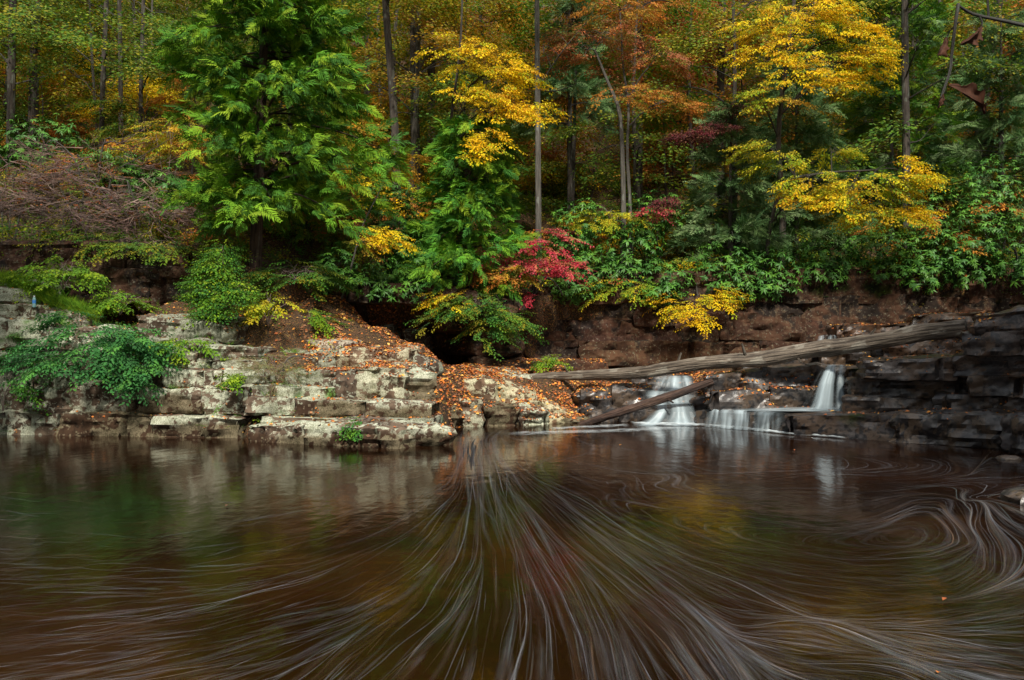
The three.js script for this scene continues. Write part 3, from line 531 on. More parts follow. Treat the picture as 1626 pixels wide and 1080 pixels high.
// leaf colours, linear
const C = {
  yellow: [[.86, .56, .006], [.90, .64, .01], [.78, .46, .006], [.84, .66, .012], [.60, .54, .012], [.34, .40, .012], [.62, .34, .01]],
  yellowGreen: [[.46, .48, .02], [.36, .44, .02], [.64, .52, .02], [.22, .34, .02], [.52, .40, .015]],
  gold: [[.62, .30, .02], [.56, .33, .03], [.46, .26, .02], [.66, .40, .03], [.30, .28, .02]],
  orange: [[.56, .20, .025], [.62, .26, .03], [.46, .16, .03], [.42, .24, .03], [.30, .22, .02]],
  rust: [[.44, .12, .04], [.50, .16, .035], [.36, .13, .055], [.30, .17, .045], [.22, .20, .03]],
  red: [[.50, .035, .06], [.60, .09, .11], [.42, .025, .045], [.56, .16, .09]],
  maroon: [[.16, .025, .035], [.20, .035, .04], [.12, .04, .04], [.18, .07, .04]],
  green: [[.065, .22, .026], [.09, .27, .024], [.05, .17, .03], [.13, .29, .025]],
  lime: [[.20, .36, .015], [.15, .32, .02], [.28, .40, .02], [.11, .26, .02]],
  rhododendron: [[.055, .16, .024], [.07, .19, .024], [.045, .135, .024], [.09, .22, .024]],
  cedar: [[.085, .22, .018], [.12, .27, .018], [.06, .17, .02], [.17, .32, .02], [.045, .13, .022], [.22, .33, .022]],
  hemlock: [[.10, .19, .065], [.13, .22, .07], [.07, .15, .055], [.18, .26, .11]],
  forest: [[.10, .21, .018], [.15, .25, .018], [.07, .17, .022], [.22, .29, .018], [.30, .27, .018]],
  mixed: [[.26, .30, .02], [.42, .34, .02], [.14, .24, .02], [.36, .17, .03], [.50, .42, .02]],
  brownTwig: [[.15, .085, .07], [.19, .115, .09], [.13, .08, .075], [.22, .15, .12]],
  litter: [[.64, .20, .03], [.56, .15, .025], [.70, .28, .04], [.40, .11, .03], [.22, .08, .035], [.72, .40, .09], [.34, .16, .07], [.16, .075, .04], [.26, .11, .05]],
};
const col = (list, vary = .22) => { const c = pick(list), k = 1 + rr(-vary, vary); return [c[0] * k, c[1] * k, c[2] * k]; };

// ------------------------------------------------------------------ plants
// a leafy tree or shrub: stem paths, and leaf masses as ellipsoids that hang on limbs
function leafy(o) {
  const { name, label, category = 'tree', group, base, trunk, masses, palette, geos = G.sprigs, material = leafMat, bark = M.bark, layered = .35, scale = 1, limbR = .03, size = .34 } = o;
  const g = thing(name, label, category, base, group), parts = [], rel = (p) => p.clone().sub(base);
  const stems = trunk || []; let flat = [];
  for (const s of stems) { const pts = curve(s.pts.map(rel), s.n || 14); parts.push(tube(pts, pts.map((_, i) => lerp(s.r0, s.r1, i / (pts.length - 1)) * (1 + (i === 0 ? .25 : 0))), s.seg || 7, .12)); pts.forEach((p, i) => flat.push([p, lerp(s.r0, s.r1, i / (pts.length - 1))])); }
  if (!flat.length) flat = [[V(0, 0, 0), limbR]];
  for (let k = 0; k < (o.limbs || 0); k++) { const [p, r] = flat[Math.floor(rr(.3, .95) * flat.length)], a = rr(0, 6.283), l = rr(.6, 2.2), d = V(Math.cos(a), 0, Math.sin(a)), q = [p, p.clone().addScaledVector(d, l * .5).add(V(0, l * rr(.1, .4), 0)), p.clone().addScaledVector(d, l).add(V(rr(-.2, .2), l * rr(.15, .8), 0))]; const c = curve(q, 6); parts.push(tube(c, taper(7, Math.min(.03, r * .4), .005), 4, 0, false)); for (let e = 0; e < 3; e++) { const b = c[2 + e], f = b.clone().add(V(rr(-.5, .5), rr(0, .5), rr(-.5, .5))); parts.push(tube([b, b.clone().lerp(f, .5).add(V(0, .05, 0)), f], [.01, .007, .003], 3, 0, false)); } }
  const F = new Foliage(base);
  for (const m of masses) {
    const c = rel(m.c); let best = flat[0], bs = 1e9;
    for (const f of flat) { const dh = Math.hypot(f[0].x - c.x, f[0].z - c.z), s = Math.abs(f[0].y - (c.y - .45 * dh)) + dh * .6; if (s < bs) { bs = s; best = f; } }
    const a = best[0], mid = a.clone().lerp(c, .5).add(V(0, .12 * a.distanceTo(c), 0)), lr = Math.min(best[1] * .6, limbR * (.6 + .25 * a.distanceTo(c)));
    const lp = curve([a, mid, c], 6); parts.push(tube(lp, taper(lp.length, lr, lr * .35), 5));
    m.n = Math.round(m.n * (o.thin || 1)); const plates = m.plates || Math.max(2, Math.round(m.n / (o.perPlate || 26)));
    for (let k = 0; k < plates; k++) {
      let q; do { q = V(rr(-1, 1), rr(-1, 1), rr(-1, 1)); } while (q.lengthSq() > 1);
      q.multiplyScalar(lerp(.45, 1, Math.pow(R(), .5)) ); const lo = o.loose || 1, s = V(c.x + q.x * m.r[0] * lo, c.y + q.y * m.r[1] * lo - (o.loose ? .12 * Math.abs(q.x) * m.r[0] : 0), c.z + q.z * m.r[2]);
      const st = lp[Math.floor(rr(2, lp.length - .01))], tw = curve([st, st.clone().lerp(s, .55).add(V(0, rr(0, .12), 0)), s], 4); parts.push(tube(tw, taper(5, lr * .35 + .003, .003), 3, 0, false));
      const out = V(s.x - a.x, 0, s.z - a.z).normalize(), per = Math.ceil(m.n / plates), pr = (m.pr || size) * rr(.8, 1.5);
      if (o.arch) { // an arching spray of leaves that droops to its tip
        const az = Math.atan2(out.z, out.x) + gauss() * .9, dx = V(Math.cos(az), 0, Math.sin(az)), sd = V(-dx.z, 0, dx.x), ln = pr * rr(1.6, 2.8), dp = rr(.15, .6);
        for (let i = 0; i < per; i++) { const t = Math.sqrt(R()), p = s.clone().addScaledVector(dx, ln * (t - .35)).addScaledVector(sd, gauss() * pr * .42 * (1.15 - t)).add(V(0, .12 * ln * t - dp * ln * t * t + gauss() * .04, 0));
          F.add(p.add(base), dx.clone().addScaledVector(sd, rr(-.9, .9)).add(V(0, .1 - dp * 1.6 * t + rr(-.25, .15), 0)), V(rr(-.35, .35), 1, rr(-.35, .35)), scale * rr(.75, 1.25), col(m.palette || palette), Math.floor(R() * 9)); }
        continue;
      }
      for (let i = 0; i < per; i++) {
        const t = R(), an = rr(0, 6.283), ra = pr * Math.sqrt(R()), x = Math.cos(an) * ra, z = Math.sin(an) * ra;
        const p = V(s.x + x, s.y + gauss() * pr * layered - .25 * ra * ra / pr, s.z + z).addScaledVector(out, -pr * .3);
        const d = V(x, 0, z).normalize().addScaledVector(out, .5).add(V(rr(-.4, .4), rr(-.55, .1) - .15, rr(-.4, .4)));
        F.add(p.add(base), d, V(rr(-.3, .3), 1, rr(-.3, .3)), scale * rr(.75, 1.25), col(m.palette || palette), Math.floor(R() * 9));
      }
    }
  }
  mesh(o.stemName || 'trunk', mergeGeometries(parts), bark, g);
  F.build(o.leafName || 'crown', geos, material, g);
  return g;
}
// a conifer: straight stem, drooping boughs carrying flat sprays
function conifer(o) {
  const { name, label, base, h, r, low = .1, boughs, palette, geos = G.cedar, bark = M.barkRed, group, spray = 1, per = 26, rad = .13, lean = [0, 0], droop = .25, skew = () => 1, power = 1, tmax = 1, shape = .75 } = o;
  const g = thing(name, label, 'tree', base, group), parts = [], F = new Foliage(base);
  const at = (t) => V(lean[0] * t, h * t, lean[1] * t), tp = []; for (let i = 0; i <= 12; i++) tp.push(at(i / 12)); parts.push(tube(tp, taper(13, rad, .015), 8, .1));
  for (let i = 0; i < boughs; i++) {
    const t = low + (tmax - low) * Math.pow((i + R()) / boughs, power), a = rr(0, 6.283), p0 = at(t), L = r * (1 - shape * Math.max(0, t - .25) / .75) * rr(.5, 1.12) * (1 + .35 * n3(Math.cos(a) * 1.5, t * 9, Math.sin(a) * 1.5)) * skew(a, t), d = V(Math.cos(a), 0, Math.sin(a)), rise = rr(.05, .55), dr = droop * rr(.5, 1.3);
    const pts = []; for (let k = 0; k <= 6; k++) { const u = k / 6; pts.push(p0.clone().addScaledVector(d, L * u).add(V(0, L * (rise * u - dr * 1.6 * u * u), 0))); }
    parts.push(tube(pts, taper(7, .012 + .008 * L, .003), 4, 0, false));
    const side = V(-d.z, 0, d.x), n = Math.ceil(per * L / r) + 4;
    for (let k = 0; k < n; k++) {
      const u = lerp(.18, 1, Math.pow(R(), .75)), f = u * 6, j = Math.min(5, Math.floor(f)), q = pts[j].clone().lerp(pts[j + 1], f - j), s = rr(-1, 1), wd = L * .30 * (1.15 - u);
      q.addScaledVector(side, s * wd).add(V(0, gauss() * (o.fluff ?? .08) * L, 0));
      F.add(q.add(base), d.clone().addScaledVector(side, s * 1.1).add(V(0, rr(-1.1, .7), 0)), V(rr(-1.2, 1.2), .7, rr(-1.2, 1.2)), spray * rr(.7, 1.25), col(palette), Math.floor(R() * 9));
    }
  }
  mesh('trunk', mergeGeometries(parts), bark, g); F.build('crown', geos, needleMat, g); return g;
}
// evergreen shrub with whorled glossy leaves
function rhododendron(o) {
  const { base, masses, label, group, palette = C.rhododendron, scale = 1 } = o, g = thing('rhododendron', label, 'shrub', base, group), F = new Foliage(base), parts = [];
  for (const m of masses) {
    const c = m.c.clone().sub(base);
    for (let k = 0; k < 5; k++) { const e = V(c.x + rr(-.5, .5) * m.r[0], c.y + rr(-.3, .5) * m.r[1], c.z + rr(-.5, .5) * m.r[2]); const a = V(rr(-.15, .15), 0, rr(-.15, .15)), b = curve([a, a.clone().lerp(e, .5).add(V(rr(-.2, .2), .15, rr(-.2, .2))), e], 5); parts.push(tube(b, taper(6, .022, .006), 4, 0, false)); }
    for (let i = 0; i < m.n; i++) {
      let q; do { q = V(rr(-1, 1), rr(-1, 1), rr(-1, 1)); } while (q.lengthSq() > 1 || q.lengthSq() < .02);
      q.multiplyScalar(lerp(.6, 1.0, R()) * (1 + .25 * n3(q.x * 2 + c.x, q.y * 2 + c.y, q.z * 2 + c.z)) / Math.max(.55, q.length()));
      const p = V(c.x + q.x * m.r[0], c.y + q.y * m.r[1], c.z + q.z * m.r[2]), up = q.clone().normalize().multiplyScalar(.9).add(V(rr(-.4, .4), 1, rr(-.4, .4)));
      const x = V(rr(-1, 1), rr(-1, 1), rr(-1, 1)).cross(up); F.add(p.add(base), x, up, scale * rr(.8, 1.3), col(m.palette || palette, .3), Math.floor(R() * 9));
    }
  }
  mesh('stem', mergeGeometries(parts), M.bark, g); F.build('foliage', G.whorl, glossLeaf, g); return g;
}
// mass given in photo pixels: centre, half sizes in pixels, depth, half depth in metres, number of sprigs
const ms = (px, py, rx, ry, d, rz, n, extra = {}) => ({ c: W(px, py, d), r: [rx * d / FOC, ry * d / FOC, rz], n, ...extra });
const onHill = (px, d) => { const X = XP(px, d); return V(X, hillAt(X, d), -d); };

// --- conifers by the hollow
R = rng(41);
conifer({ name: 'white_cedar', label: 'tall bright green evergreen with drooping flat sprays above the dark hollow and pale ledges', base: W(405, 415, 18.9).setY(hillAt(XP(405, 18.9), 18.9) - .05), h: 13, r: 2.15, low: .085, tmax: .76, shape: .5, fluff: .12, boughs: 190, per: 40, palette: C.cedar, rad: .15, skew: (a, t) => (t < .32 ? .95 + .3 * Math.cos(a) : .95), lean: [.5, 0], droop: .24, spray: .74 });
conifer({ name: 'white_cedar', label: 'shorter green evergreen sapling with frond-like sprays hanging over the red shrub', base: onHill(745, 20.6), h: 4.3, r: 1.6, low: .0, spray: .7, fluff: .12, shape: .55, boughs: 100, per: 28, palette: [...C.cedar, ...C.green], rad: .07, droop: .3 });
conifer({ name: 'hemlock', label: 'feathery grey-green hemlock beside the maroon-leaved sapling', base: onHill(1160, 23.6), h: 5.2, r: 1.7, low: .12, boughs: 70, per: 24, palette: C.hemlock, geos: G.hemlock, bark: M.bark, rad: .09, droop: .22 });
conifer({ name: 'hemlock', label: 'dark hemlock with lichened twigs behind the lower yellow boughs', base: onHill(1265, 24.5), h: 6.4, r: 1.9, low: .1, boughs: 85, per: 24, palette: C.hemlock, geos: G.hemlock, bark: M.bark, rad: .1, droop: .22 });
conifer({ name: 'hemlock', label: 'tall hemlock with bare black lower limbs rising behind the hanging dead leaves', base: onHill(1440, 25.5), h: 11, r: 2.3, low: .2, boughs: 100, per: 28, palette: [...C.hemlock, ...C.cedar], geos: G.hemlock, bark: M.bark, rad: .14, droop: .15 });
conifer({ name: 'hemlock', label: 'hemlock farthest from the hollow, above the dark end of the bluff', base: onHill(1590, 24.6), h: 7.5, r: 2.2, low: .12, boughs: 90, per: 24, palette: C.hemlock, geos: G.hemlock, bark: M.bark, rad: .12, droop: .2 });
conifer({ name: 'hemlock', label: 'grey-green hemlock bough tree between the straight slim trunk and the forked sapling', base: onHill(905, 27), h: 9.5, r: 1.9, low: .42, boughs: 60, per: 24, palette: C.hemlock, geos: G.hemlock, bark: M.bark, rad: .11, droop: .22 });

// --- the yellow trees and other named broadleaves
R = rng(42);
leafy({ name: 'beech_tree', label: 'slender tree with brilliant yellow leaves in flat tiers above the evergreen sapling', base: onHill(700, 21.4), palette: C.yellow, trunk: [{ pts: [onHill(700, 21.4), W(704, 330, 21.2), W(715, 200, 20.8), W(730, 80, 20.6), W(735, -30, 20.6)], r0: .06, r1: .02 }],
  masses: [ms(745, 82, 55, 14, 20.2, .5, 230), ms(800, 108, 45, 16, 20, .5, 220), ms(775, 150, 60, 12, 20.0, .5, 230), ms(822, 172, 34, 16, 19.8, .4, 200), ms(790, 165, 26, 12, 19.8, .4, 110), ms(762, 218, 26, 18, 19.8, .35, 120), ms(748, 240, 16, 10, 19.7, .3, 50), ms(715, 146, 30, 8, 20.3, .4, 60), ms(735, 110, 30, 10, 20.6, .5, 90)], size: .3, arch: 1, perPlate: 7, thin: .55, loose: 1.25, scale: 1.0 });
leafy({ name: 'beech_tree', label: 'large tree with tiers of orange-yellow leaves high above the far end of the bluff', base: onHill(1240, 23.2), palette: C.yellow, trunk: [{ pts: [onHill(1240, 23.2), W(1243, 330, 23), W(1236, 220, 22.8), W(1250, 90, 22.5), W(1270, -60, 22.5)], r0: .11, r1: .04 }],
  masses: [ms(1215, 40, 45, 22, 22, .7, 260), ms(1290, 30, 60, 24, 21.8, .7, 330), ms(1350, 55, 40, 22, 21.6, .6, 230), ms(1225, 85, 50, 20, 21.8, .6, 280), ms(1310, 90, 60, 20, 21.5, .6, 340), ms(1365, 88, 32, 16, 21.4, .5, 170), ms(1270, 118, 55, 16, 21.6, .6, 250), ms(1335, 125, 40, 14, 21.5, .5, 150), ms(1195, 150, 30, 10, 21.6, .4, 90, { palette: C.yellowGreen }), ms(1290, 8, 70, 20, 22, .8, 200), ms(1240, 160, 40, 12, 21.8, .5, 90, { palette: C.gold })], size: .28, layered: .3, arch: 1, perPlate: 7, thin: .45, loose: 1.4, scale: 1.05 });
leafy({ name: 'beech_tree', label: 'low spreading yellow-green branches reaching out over the bluff and rhododendrons', base: onHill(1215, 22.9), palette: [...C.yellow, ...C.yellowGreen, ...C.yellowGreen], trunk: [{ pts: [onHill(1215, 22.9), W(1225, 350, 22.4), W(1250, 290, 21.8), W(1310, 275, 21.2), W(1390, 270, 20.8)], r0: .07, r1: .02 }],
  masses: [ms(1250, 250, 40, 12, 21.6, .5, 170, { palette: C.yellowGreen }), ms(1210, 228, 40, 12, 21.8, .5, 120, { palette: C.yellowGreen }), ms(1285, 290, 45, 18, 21.2, .5, 260), ms(1265, 315, 25, 14, 21.2, .4, 110, { palette: C.yellow }), ms(1355, 300, 45, 20, 20.9, .5, 280), ms(1415, 290, 40, 18, 20.6, .5, 250), ms(1450, 278, 28, 10, 20.5, .4, 110, { palette: C.yellow }), ms(1380, 335, 40, 16, 20.8, .5, 210), ms(1440, 335, 34, 12, 20.6, .4, 130, { palette: C.yellow }), ms(1430, 258, 20, 8, 20.6, .3, 50, { palette: C.yellow }), ms(1325, 322, 30, 10, 21, .4, 90, { palette: C.yellow }), ms(1320, 240, 36, 10, 21.6, .5, 90, { palette: C.yellowGreen })], size: .26, layered: .3, arch: 1, perPlate: 7, thin: .55, loose: 1.25, scale: 1.0 });
leafy({ name: 'red_shrub', label: 'crimson-leaved shrub at the foot of the evergreen sapling above the bluff', category: 'shrub', base: onHill(850, 21.9), palette: C.red, trunk: [{ pts: [onHill(850, 21.9), W(850, 430, 21.4), W(848, 380, 21)], r0: .03, r1: .012 }], geos: G.small,
  loose: 1.4, masses: [ms(805, 402, 30, 14, 20.6, .3, 130), ms(770, 412, 20, 10, 20.5, .3, 50), ms(850, 392, 26, 14, 20.5, .3, 120), ms(872, 366, 16, 9, 20.8, .25, 46), ms(895, 418, 22, 10, 20.5, .3, 70), ms(860, 415, 30, 10, 20.4, .3, 100), ms(885, 440, 20, 10, 20.6, .25, 46), ms(845, 470, 12, 8, 20.4, .2, 16), ms(830, 418, 34, 10, 20.4, .3, 60, { palette: C.rust })], size: .26, arch: 1, perPlate: 4, thin: .45, stemName: 'stem', leafName: 'foliage', scale: 1.3 });
leafy({ name: 'orange_shrub', label: 'small shrub with orange and yellow leaves beside the crimson shrub', category: 'shrub', base: onHill(790, 21.4), palette: C.gold, trunk: [{ pts: [onHill(790, 21.4), W(795, 450, 21), W(790, 430, 20.4)], r0: .02, r1: .01 }], geos: G.small,
  masses: [ms(785, 436, 34, 8, 20.1, .3, 110, { palette: C.orange }), ms(812, 428, 22, 8, 20.1, .3, 60), ms(715, 470, 30, 14, 19.4, .3, 80, { palette: C.yellow }), ms(735, 460, 18, 8, 19.5, .2, 40)], size: .26, arch: 1, perPlate: 5, thin: .65, stemName: 'stem', leafName: 'foliage', scale: 1.2 });
leafy({ name: 'yellow_shrub', label: 'yellow-leaved shrub hanging over the top of the brown bluff', category: 'shrub', base: onHill(1105, 22.5), palette: C.yellow, trunk: [{ pts: [onHill(1105, 22.5), W(1105, 445, 22), W(1108, 470, 21.5)], r0: .02, r1: .01 }], geos: G.small,
  masses: [ms(1085, 480, 24, 10, 21.3, .3, 90), ms(1120, 474, 26, 12, 21.3, .3, 120), ms(1100, 496, 26, 10, 21.2, .3, 90), ms(1135, 462, 14, 10, 21.4, .2, 50), ms(1108, 510, 12, 5, 21.2, .2, 20), ms(1060, 470, 14, 6, 21.4, .2, 26)], size: .26, arch: 1, perPlate: 4, thin: .45, stemName: 'stem', leafName: 'foliage', scale: 1.3 });
leafy({ name: 'yellow_shrub', label: 'thin leaning shrub with amber leaves growing beside the dark hollow', category: 'shrub', base: W(540, 478, 19.5), palette: C.gold, bark: M.barkPale, trunk: [{ pts: [W(540, 482, 19.5), W(556, 430, 19.3), W(575, 360, 19.2), W(602, 305, 19.3)], r0: .028, r1: .012 }], geos: G.small,
  masses: [ms(600, 370, 30, 14, 18.9, .3, 110, { palette: C.yellow }), ms(580, 385, 20, 8, 18.9, .3, 40), ms(620, 262, 30, 8, 19.6, .3, 60), ms(640, 240, 24, 8, 19.8, .3, 50)], size: .26, arch: 1, perPlate: 5, thin: .7, stemName: 'stem', leafName: 'foliage', scale: 1.2 });
leafy({ name: 'forked_sapling', label: 'forked grey sapling with thin rust-coloured foliage behind the rhododendrons', base: onHill(992, 23.2), palette: C.rust, bark: M.barkPale, trunk: [{ pts: [onHill(988, 23.2), W(990, 330, 23.1), W(988, 240, 23), W(983, 175, 23), W(965, 130, 23), W(945, 80, 23)], r0: .085, r1: .03 }, { pts: [onHill(1003, 23.4), W(1000, 320, 23.3), W(996, 240, 23.2), W(998, 165, 23.2), W(990, 110, 23.2), W(985, 20, 23.2)], r0: .06, r1: .02 }, { pts: [W(997, 168, 23.2), W(1012, 130, 23.1), W(1035, 100, 23)], r0: .035, r1: .012 }],
  masses: [ms(960, 55, 70, 22, 23, .7, 170), ms(1000, 150, 55, 16, 22.8, .6, 130, { palette: C.orange }), ms(925, 78, 50, 18, 23, .5, 120), ms(1040, 90, 50, 20, 23, .5, 120), ms(985, 15, 70, 24, 23.2, .8, 150, { palette: C.orange }), ms(1060, 160, 40, 14, 23, .5, 80, { palette: C.orange })], size: .36, arch: 1, perPlate: 7 });
leafy({ name: 'maroon_sapling', label: 'sapling with dusky maroon leaves beside the feathery hemlock', base: onHill(1110, 24.4), palette: C.maroon, trunk: [{ pts: [onHill(1110, 24.4), W(1112, 300, 24), W(1118, 220, 23.6)], r0: .04, r1: .015 }],
  masses: [ms(1100, 212, 40, 14, 23, .5, 140), ms(1145, 200, 30, 12, 23, .4, 80), ms(1055, 318, 28, 8, 22.4, .4, 50), ms(1040, 330, 16, 6, 22.4, .3, 24, { palette: C.red }), ms(1170, 165, 30, 14, 23.4, .4, 60)], size: .28 });

// --- straight trunks seen between the crowns: [x at the foot, x at the top of the picture, depth, diameter px, bark]
R = rng(43);
const trunkSpecs = [
  [632, 606, 24.5, 15, 'bark', 'tall leaning grey trunk with high amber crown behind the evergreen and leaning shrub', C.mixed, [[640, -30, 60], [590, -60, 60]]],
  [660, 655, 26.5, 17, 'bark', 'thick mossy trunk standing beside the tall leaning grey trunk', C.mixed, [[690, 30, 60], [640, 10, 50]]],
  [684, 688, 29.5, 14, 'bark', 'dark forest trunk directly behind the brilliant yellow slender tree', C.gold, [[740, 20, 70], [800, 30, 60]]],
  [855, 852, 22.6, 11, 'barkPale', 'very straight slim trunk rising beside the brilliant yellow tiers', C.forest, [[860, -90, 60], [830, -80, 50]]],
  [1012, 1024, 30, 17, 'bark', 'thick dark trunk rising behind the forked grey sapling', C.rust, [[1040, 20, 80], [990, 0, 70], [1080, 90, 60], [960, 120, 50], [1100, 30, 60]]],
  [548, 544, 33, 13, 'barkPale', 'pale birch-like trunk glimpsed past the edge of the tall evergreen', C.mixed, [[560, 60, 60], [520, 20, 50]]],
  [524, 519, 35, 11, 'barkPale', 'thin pale trunk next to the pale birch-like trunk', C.forest, [[500, 40, 60]]],
  [582, 586, 31, 10, 'bark', 'thin brown trunk between the pale trunks and the leaning one', C.mixed, [[570, 130, 40], [600, 90, 40]]],
  [16, 22, 25, 14, 'bark', 'dark trunk at the outer end of the bare thicket', C.forest, [[40, 30, 70], [-20, 60, 60]]],
  [52, 60, 27, 17, 'bark', 'stout dark trunk rising out of the bare thicket', C.forest, [[80, 10, 70], [30, 0, 60]]],
  [160, 172, 25.5, 9, 'bark', 'slim trunk with yellow-green leaves, the frontmost above the bare thicket', C.forest, [[180, 60, 70], [150, 90, 60]]],
  [192, 188, 28, 8, 'bark', 'slim mossy trunk just behind the frontmost one above the thicket', C.forest, [[240, 40, 70]]],
  [222, 230, 26, 7, 'bark', 'thin grey trunk nearest the tall bright evergreen on the thicket side', C.forest, [[270, 60, 60], [250, 100, 50]]],
  [1440, 1436, 23.4, 14, 'bark', 'trunk with a bare foot above the bluff beyond the low yellow branches', C.forest, [[1460, -30, 70]]],
  [1545, 1600, 27, 16, 'bark', 'dark slanting trunk behind the hanging dead leaves', C.mixed, [[1600, 20, 80], [1560, 40, 60]]],
  [1500, 1490, 30, 12, 'bark', 'slim trunk between the tall hemlock and the slanting trunk', C.forest, [[1500, 30, 70]]],
  [1142, 1150, 29, 15, 'bark', 'grey trunk between the thick dark trunk and the large orange-yellow tree', C.mixed, [[1130, 40, 70], [1170, 20, 60]]],
  [905, 900, 31, 10, 'barkRed', 'thin reddish trunk between the straight slim trunk and the forked sapling', C.rust, [[920, 90, 60], [900, 50, 60], [890, 130, 50], [930, 20, 60]]],
];
for (const [x0, x1, d, dia, bk, label, pal, ms_] of trunkSpecs) {
  const b = onHill(x0, d), r = dia * .85 * d / FOC / 2, top = W(x1, -150, d), bend = (x1 - x0) * .25 * d / FOC;
  leafy({ name: 'forest_tree', label, base: b, bark: M[bk], palette: pal, limbs: 7, geos: G.far, scale: .85, trunk: [{ pts: [b, b.clone().lerp(top, .35).add(V(-bend * rr(.2, .6), 0, 0)), b.clone().lerp(top, .7).add(V(bend * rr(.1, .4), 0, 0)), top], r0: r * 1.15, r1: r * .7, n: 18, seg: 9 }], arch: 1, perPlate: 14, masses: ms_.map(([x, y, s]) => ms(x, y, s, s * .4, d - rr(.3, 1.2), 1.1, 110, { pr: .7 })), size: .6 });
}

// --- the wood on the hillside: trees told apart only by their place, in kinds
R = rng(44);
const kinds = [
  ['golden', C.gold, 'golden-leaved tree', 'golden trees in the wood'],
  ['orange', C.orange, 'orange-leaved tree', 'orange trees in the wood'],
  ['green', C.forest, 'olive-green tree', 'green trees in the wood'],
  ['mixed', C.mixed, 'green-gold tree', 'turning trees in the wood'],
  ['rust', C.rust, 'rust-brown tree', 'rust trees in the wood'],
];
const kindAt = (px) => { const u = R(); // what colours the photograph shows where
  if (px < 330) return u < .58 ? 2 : u < .85 ? 3 : u < .95 ? 0 : 1;
  if (px < 620) return u < .55 ? 2 : u < .84 ? 3 : u < .9 ? 1 : 0;
  if (px < 850) return u < .22 ? 0 : u < .32 ? 1 : u < .62 ? 3 : 2;
  if (px < 1150) return u < .2 ? 1 : u < .48 ? 4 : u < .7 ? 3 : 2;
  return u < .52 ? 2 : u < .8 ? 3 : u < .92 ? 0 : 1; };
const made = [];
// where on the slope, told by things one can find
const slopePlace = (px, d) => { const up = d < 27 ? 'low on the slope' : d < 38 ? 'midway up the slope' : 'high on the slope';
  return up + (px < 130 ? ' behind the bare thicket' : px < 300 ? ' by the slim trunks above the thicket' : px < 560 ? ' behind the tall evergreen' : px < 760 ? ' behind the leaning trunk' : px < 920 ? ' by the straight slim trunk' : px < 1080 ? ' behind the forked sapling' : px < 1200 ? ' behind the feathery hemlock' : px < 1400 ? ' behind the large orange-yellow tree' : ' behind the outer hemlocks'); };
for (let k = 0, tries = 0; k < 128 && tries < 2600; tries++) {
  const d = 25.5 + 34 * Math.pow(R(), 1.15), px = rr(-160, 1790); const b = onHill(px, d);
  if (made.some((q) => Math.hypot(q.x - b.x, q.z - b.z) < 1.9)) continue; made.push(b); k++;
  const [, pal, label, group] = kinds[kindAt(px)], h = rr(7, 13), r = rr(.04, .12), top = b.clone().add(V(rr(-.8, .8), h, rr(-.6, .6)));
  const masses = []; const nm = 7 + Math.floor(R() * 4);
  for (let i = 0; i < nm; i++) { const t = lerp(.16, 1, (i + R() * .8) / nm), s = rr(.9, 1.8); masses.push({ c: b.clone().lerp(top, t).add(V(rr(-1.7, 1.7), rr(-.3, .4), rr(-1.2, 1.4))), r: [s, s * .5, s], n: 75, pr: .65 }); }
  leafy({ name: 'forest_tree', label: (h > 10 ? 'tall ' : 'slight ') + label + ' ' + slopePlace(px, d), group, base: b, bark: pick([M.bark, M.barkPale, M.bark]), palette: pal, limbs: 4, geos: G.far, scale: .9, trunk: [{ pts: [b.clone().add(V(0, -.2, 0)), b.clone().lerp(top, .5).add(V(rr(-.3, .3), 0, 0)), top], r0: r, r1: r * .3, n: 10 }], masses, size: .55, arch: 1, perPlate: 14 });
}
// saplings and bushes under them
const under = [
  ['yellow sapling', C.yellow, 'yellow saplings in the wood'], ['green sapling', C.forest, 'green bushes in the wood'], ['orange sapling', C.orange, 'orange saplings in the wood'],
  ['dull brown sapling', C.rust, 'brown bushes in the wood'],
];
for (let k = 0; k < 190; k++) {
  const d = 22.6 + 22 * Math.pow(R(), 1.6), px = rr(-120, 1740), b = onHill(px, d), u = R();
  const q = px < 330 ? (u < .5 ? 1 : u < .7 ? 3 : u < .85 ? 0 : 2) : px > 1150 ? (u < .6 ? 1 : u < .8 ? 0 : 2) : (u < .22 ? 0 : u < .8 ? 1 : u < .92 ? 2 : 3);
  const [label, pal, group] = under[q], h = rr(.6, 3) * (d < 25 ? .7 : 1);
  const masses = []; for (let i = 0; i < 4; i++) { const s = rr(.5, 1); masses.push({ c: b.clone().add(V(rr(-.7, .7), h * rr(.35, 1), rr(-.6, .6))), r: [s, s * .5, s * .8], n: 55, pr: .4 }); }
  leafy({ name: 'understorey_sapling', label: (h > 1.7 ? 'upright ' : 'knee-high ') + label + ' ' + slopePlace(px, d), category: 'sapling', group, base: b, palette: pal, trunk: [{ pts: [b.clone().add(V(0, -.1, 0)), b.clone().add(V(rr(-.2, .2), h * .6, 0)), b.clone().add(V(rr(-.4, .4), h, 0))], r0: .03, r1: .01, n: 6, seg: 5 }], masses, size: .36, arch: 1, perPlate: 10, geos: d > 30 ? G.far : G.sprigs, scale: d > 30 ? .8 : 1.1 });
}

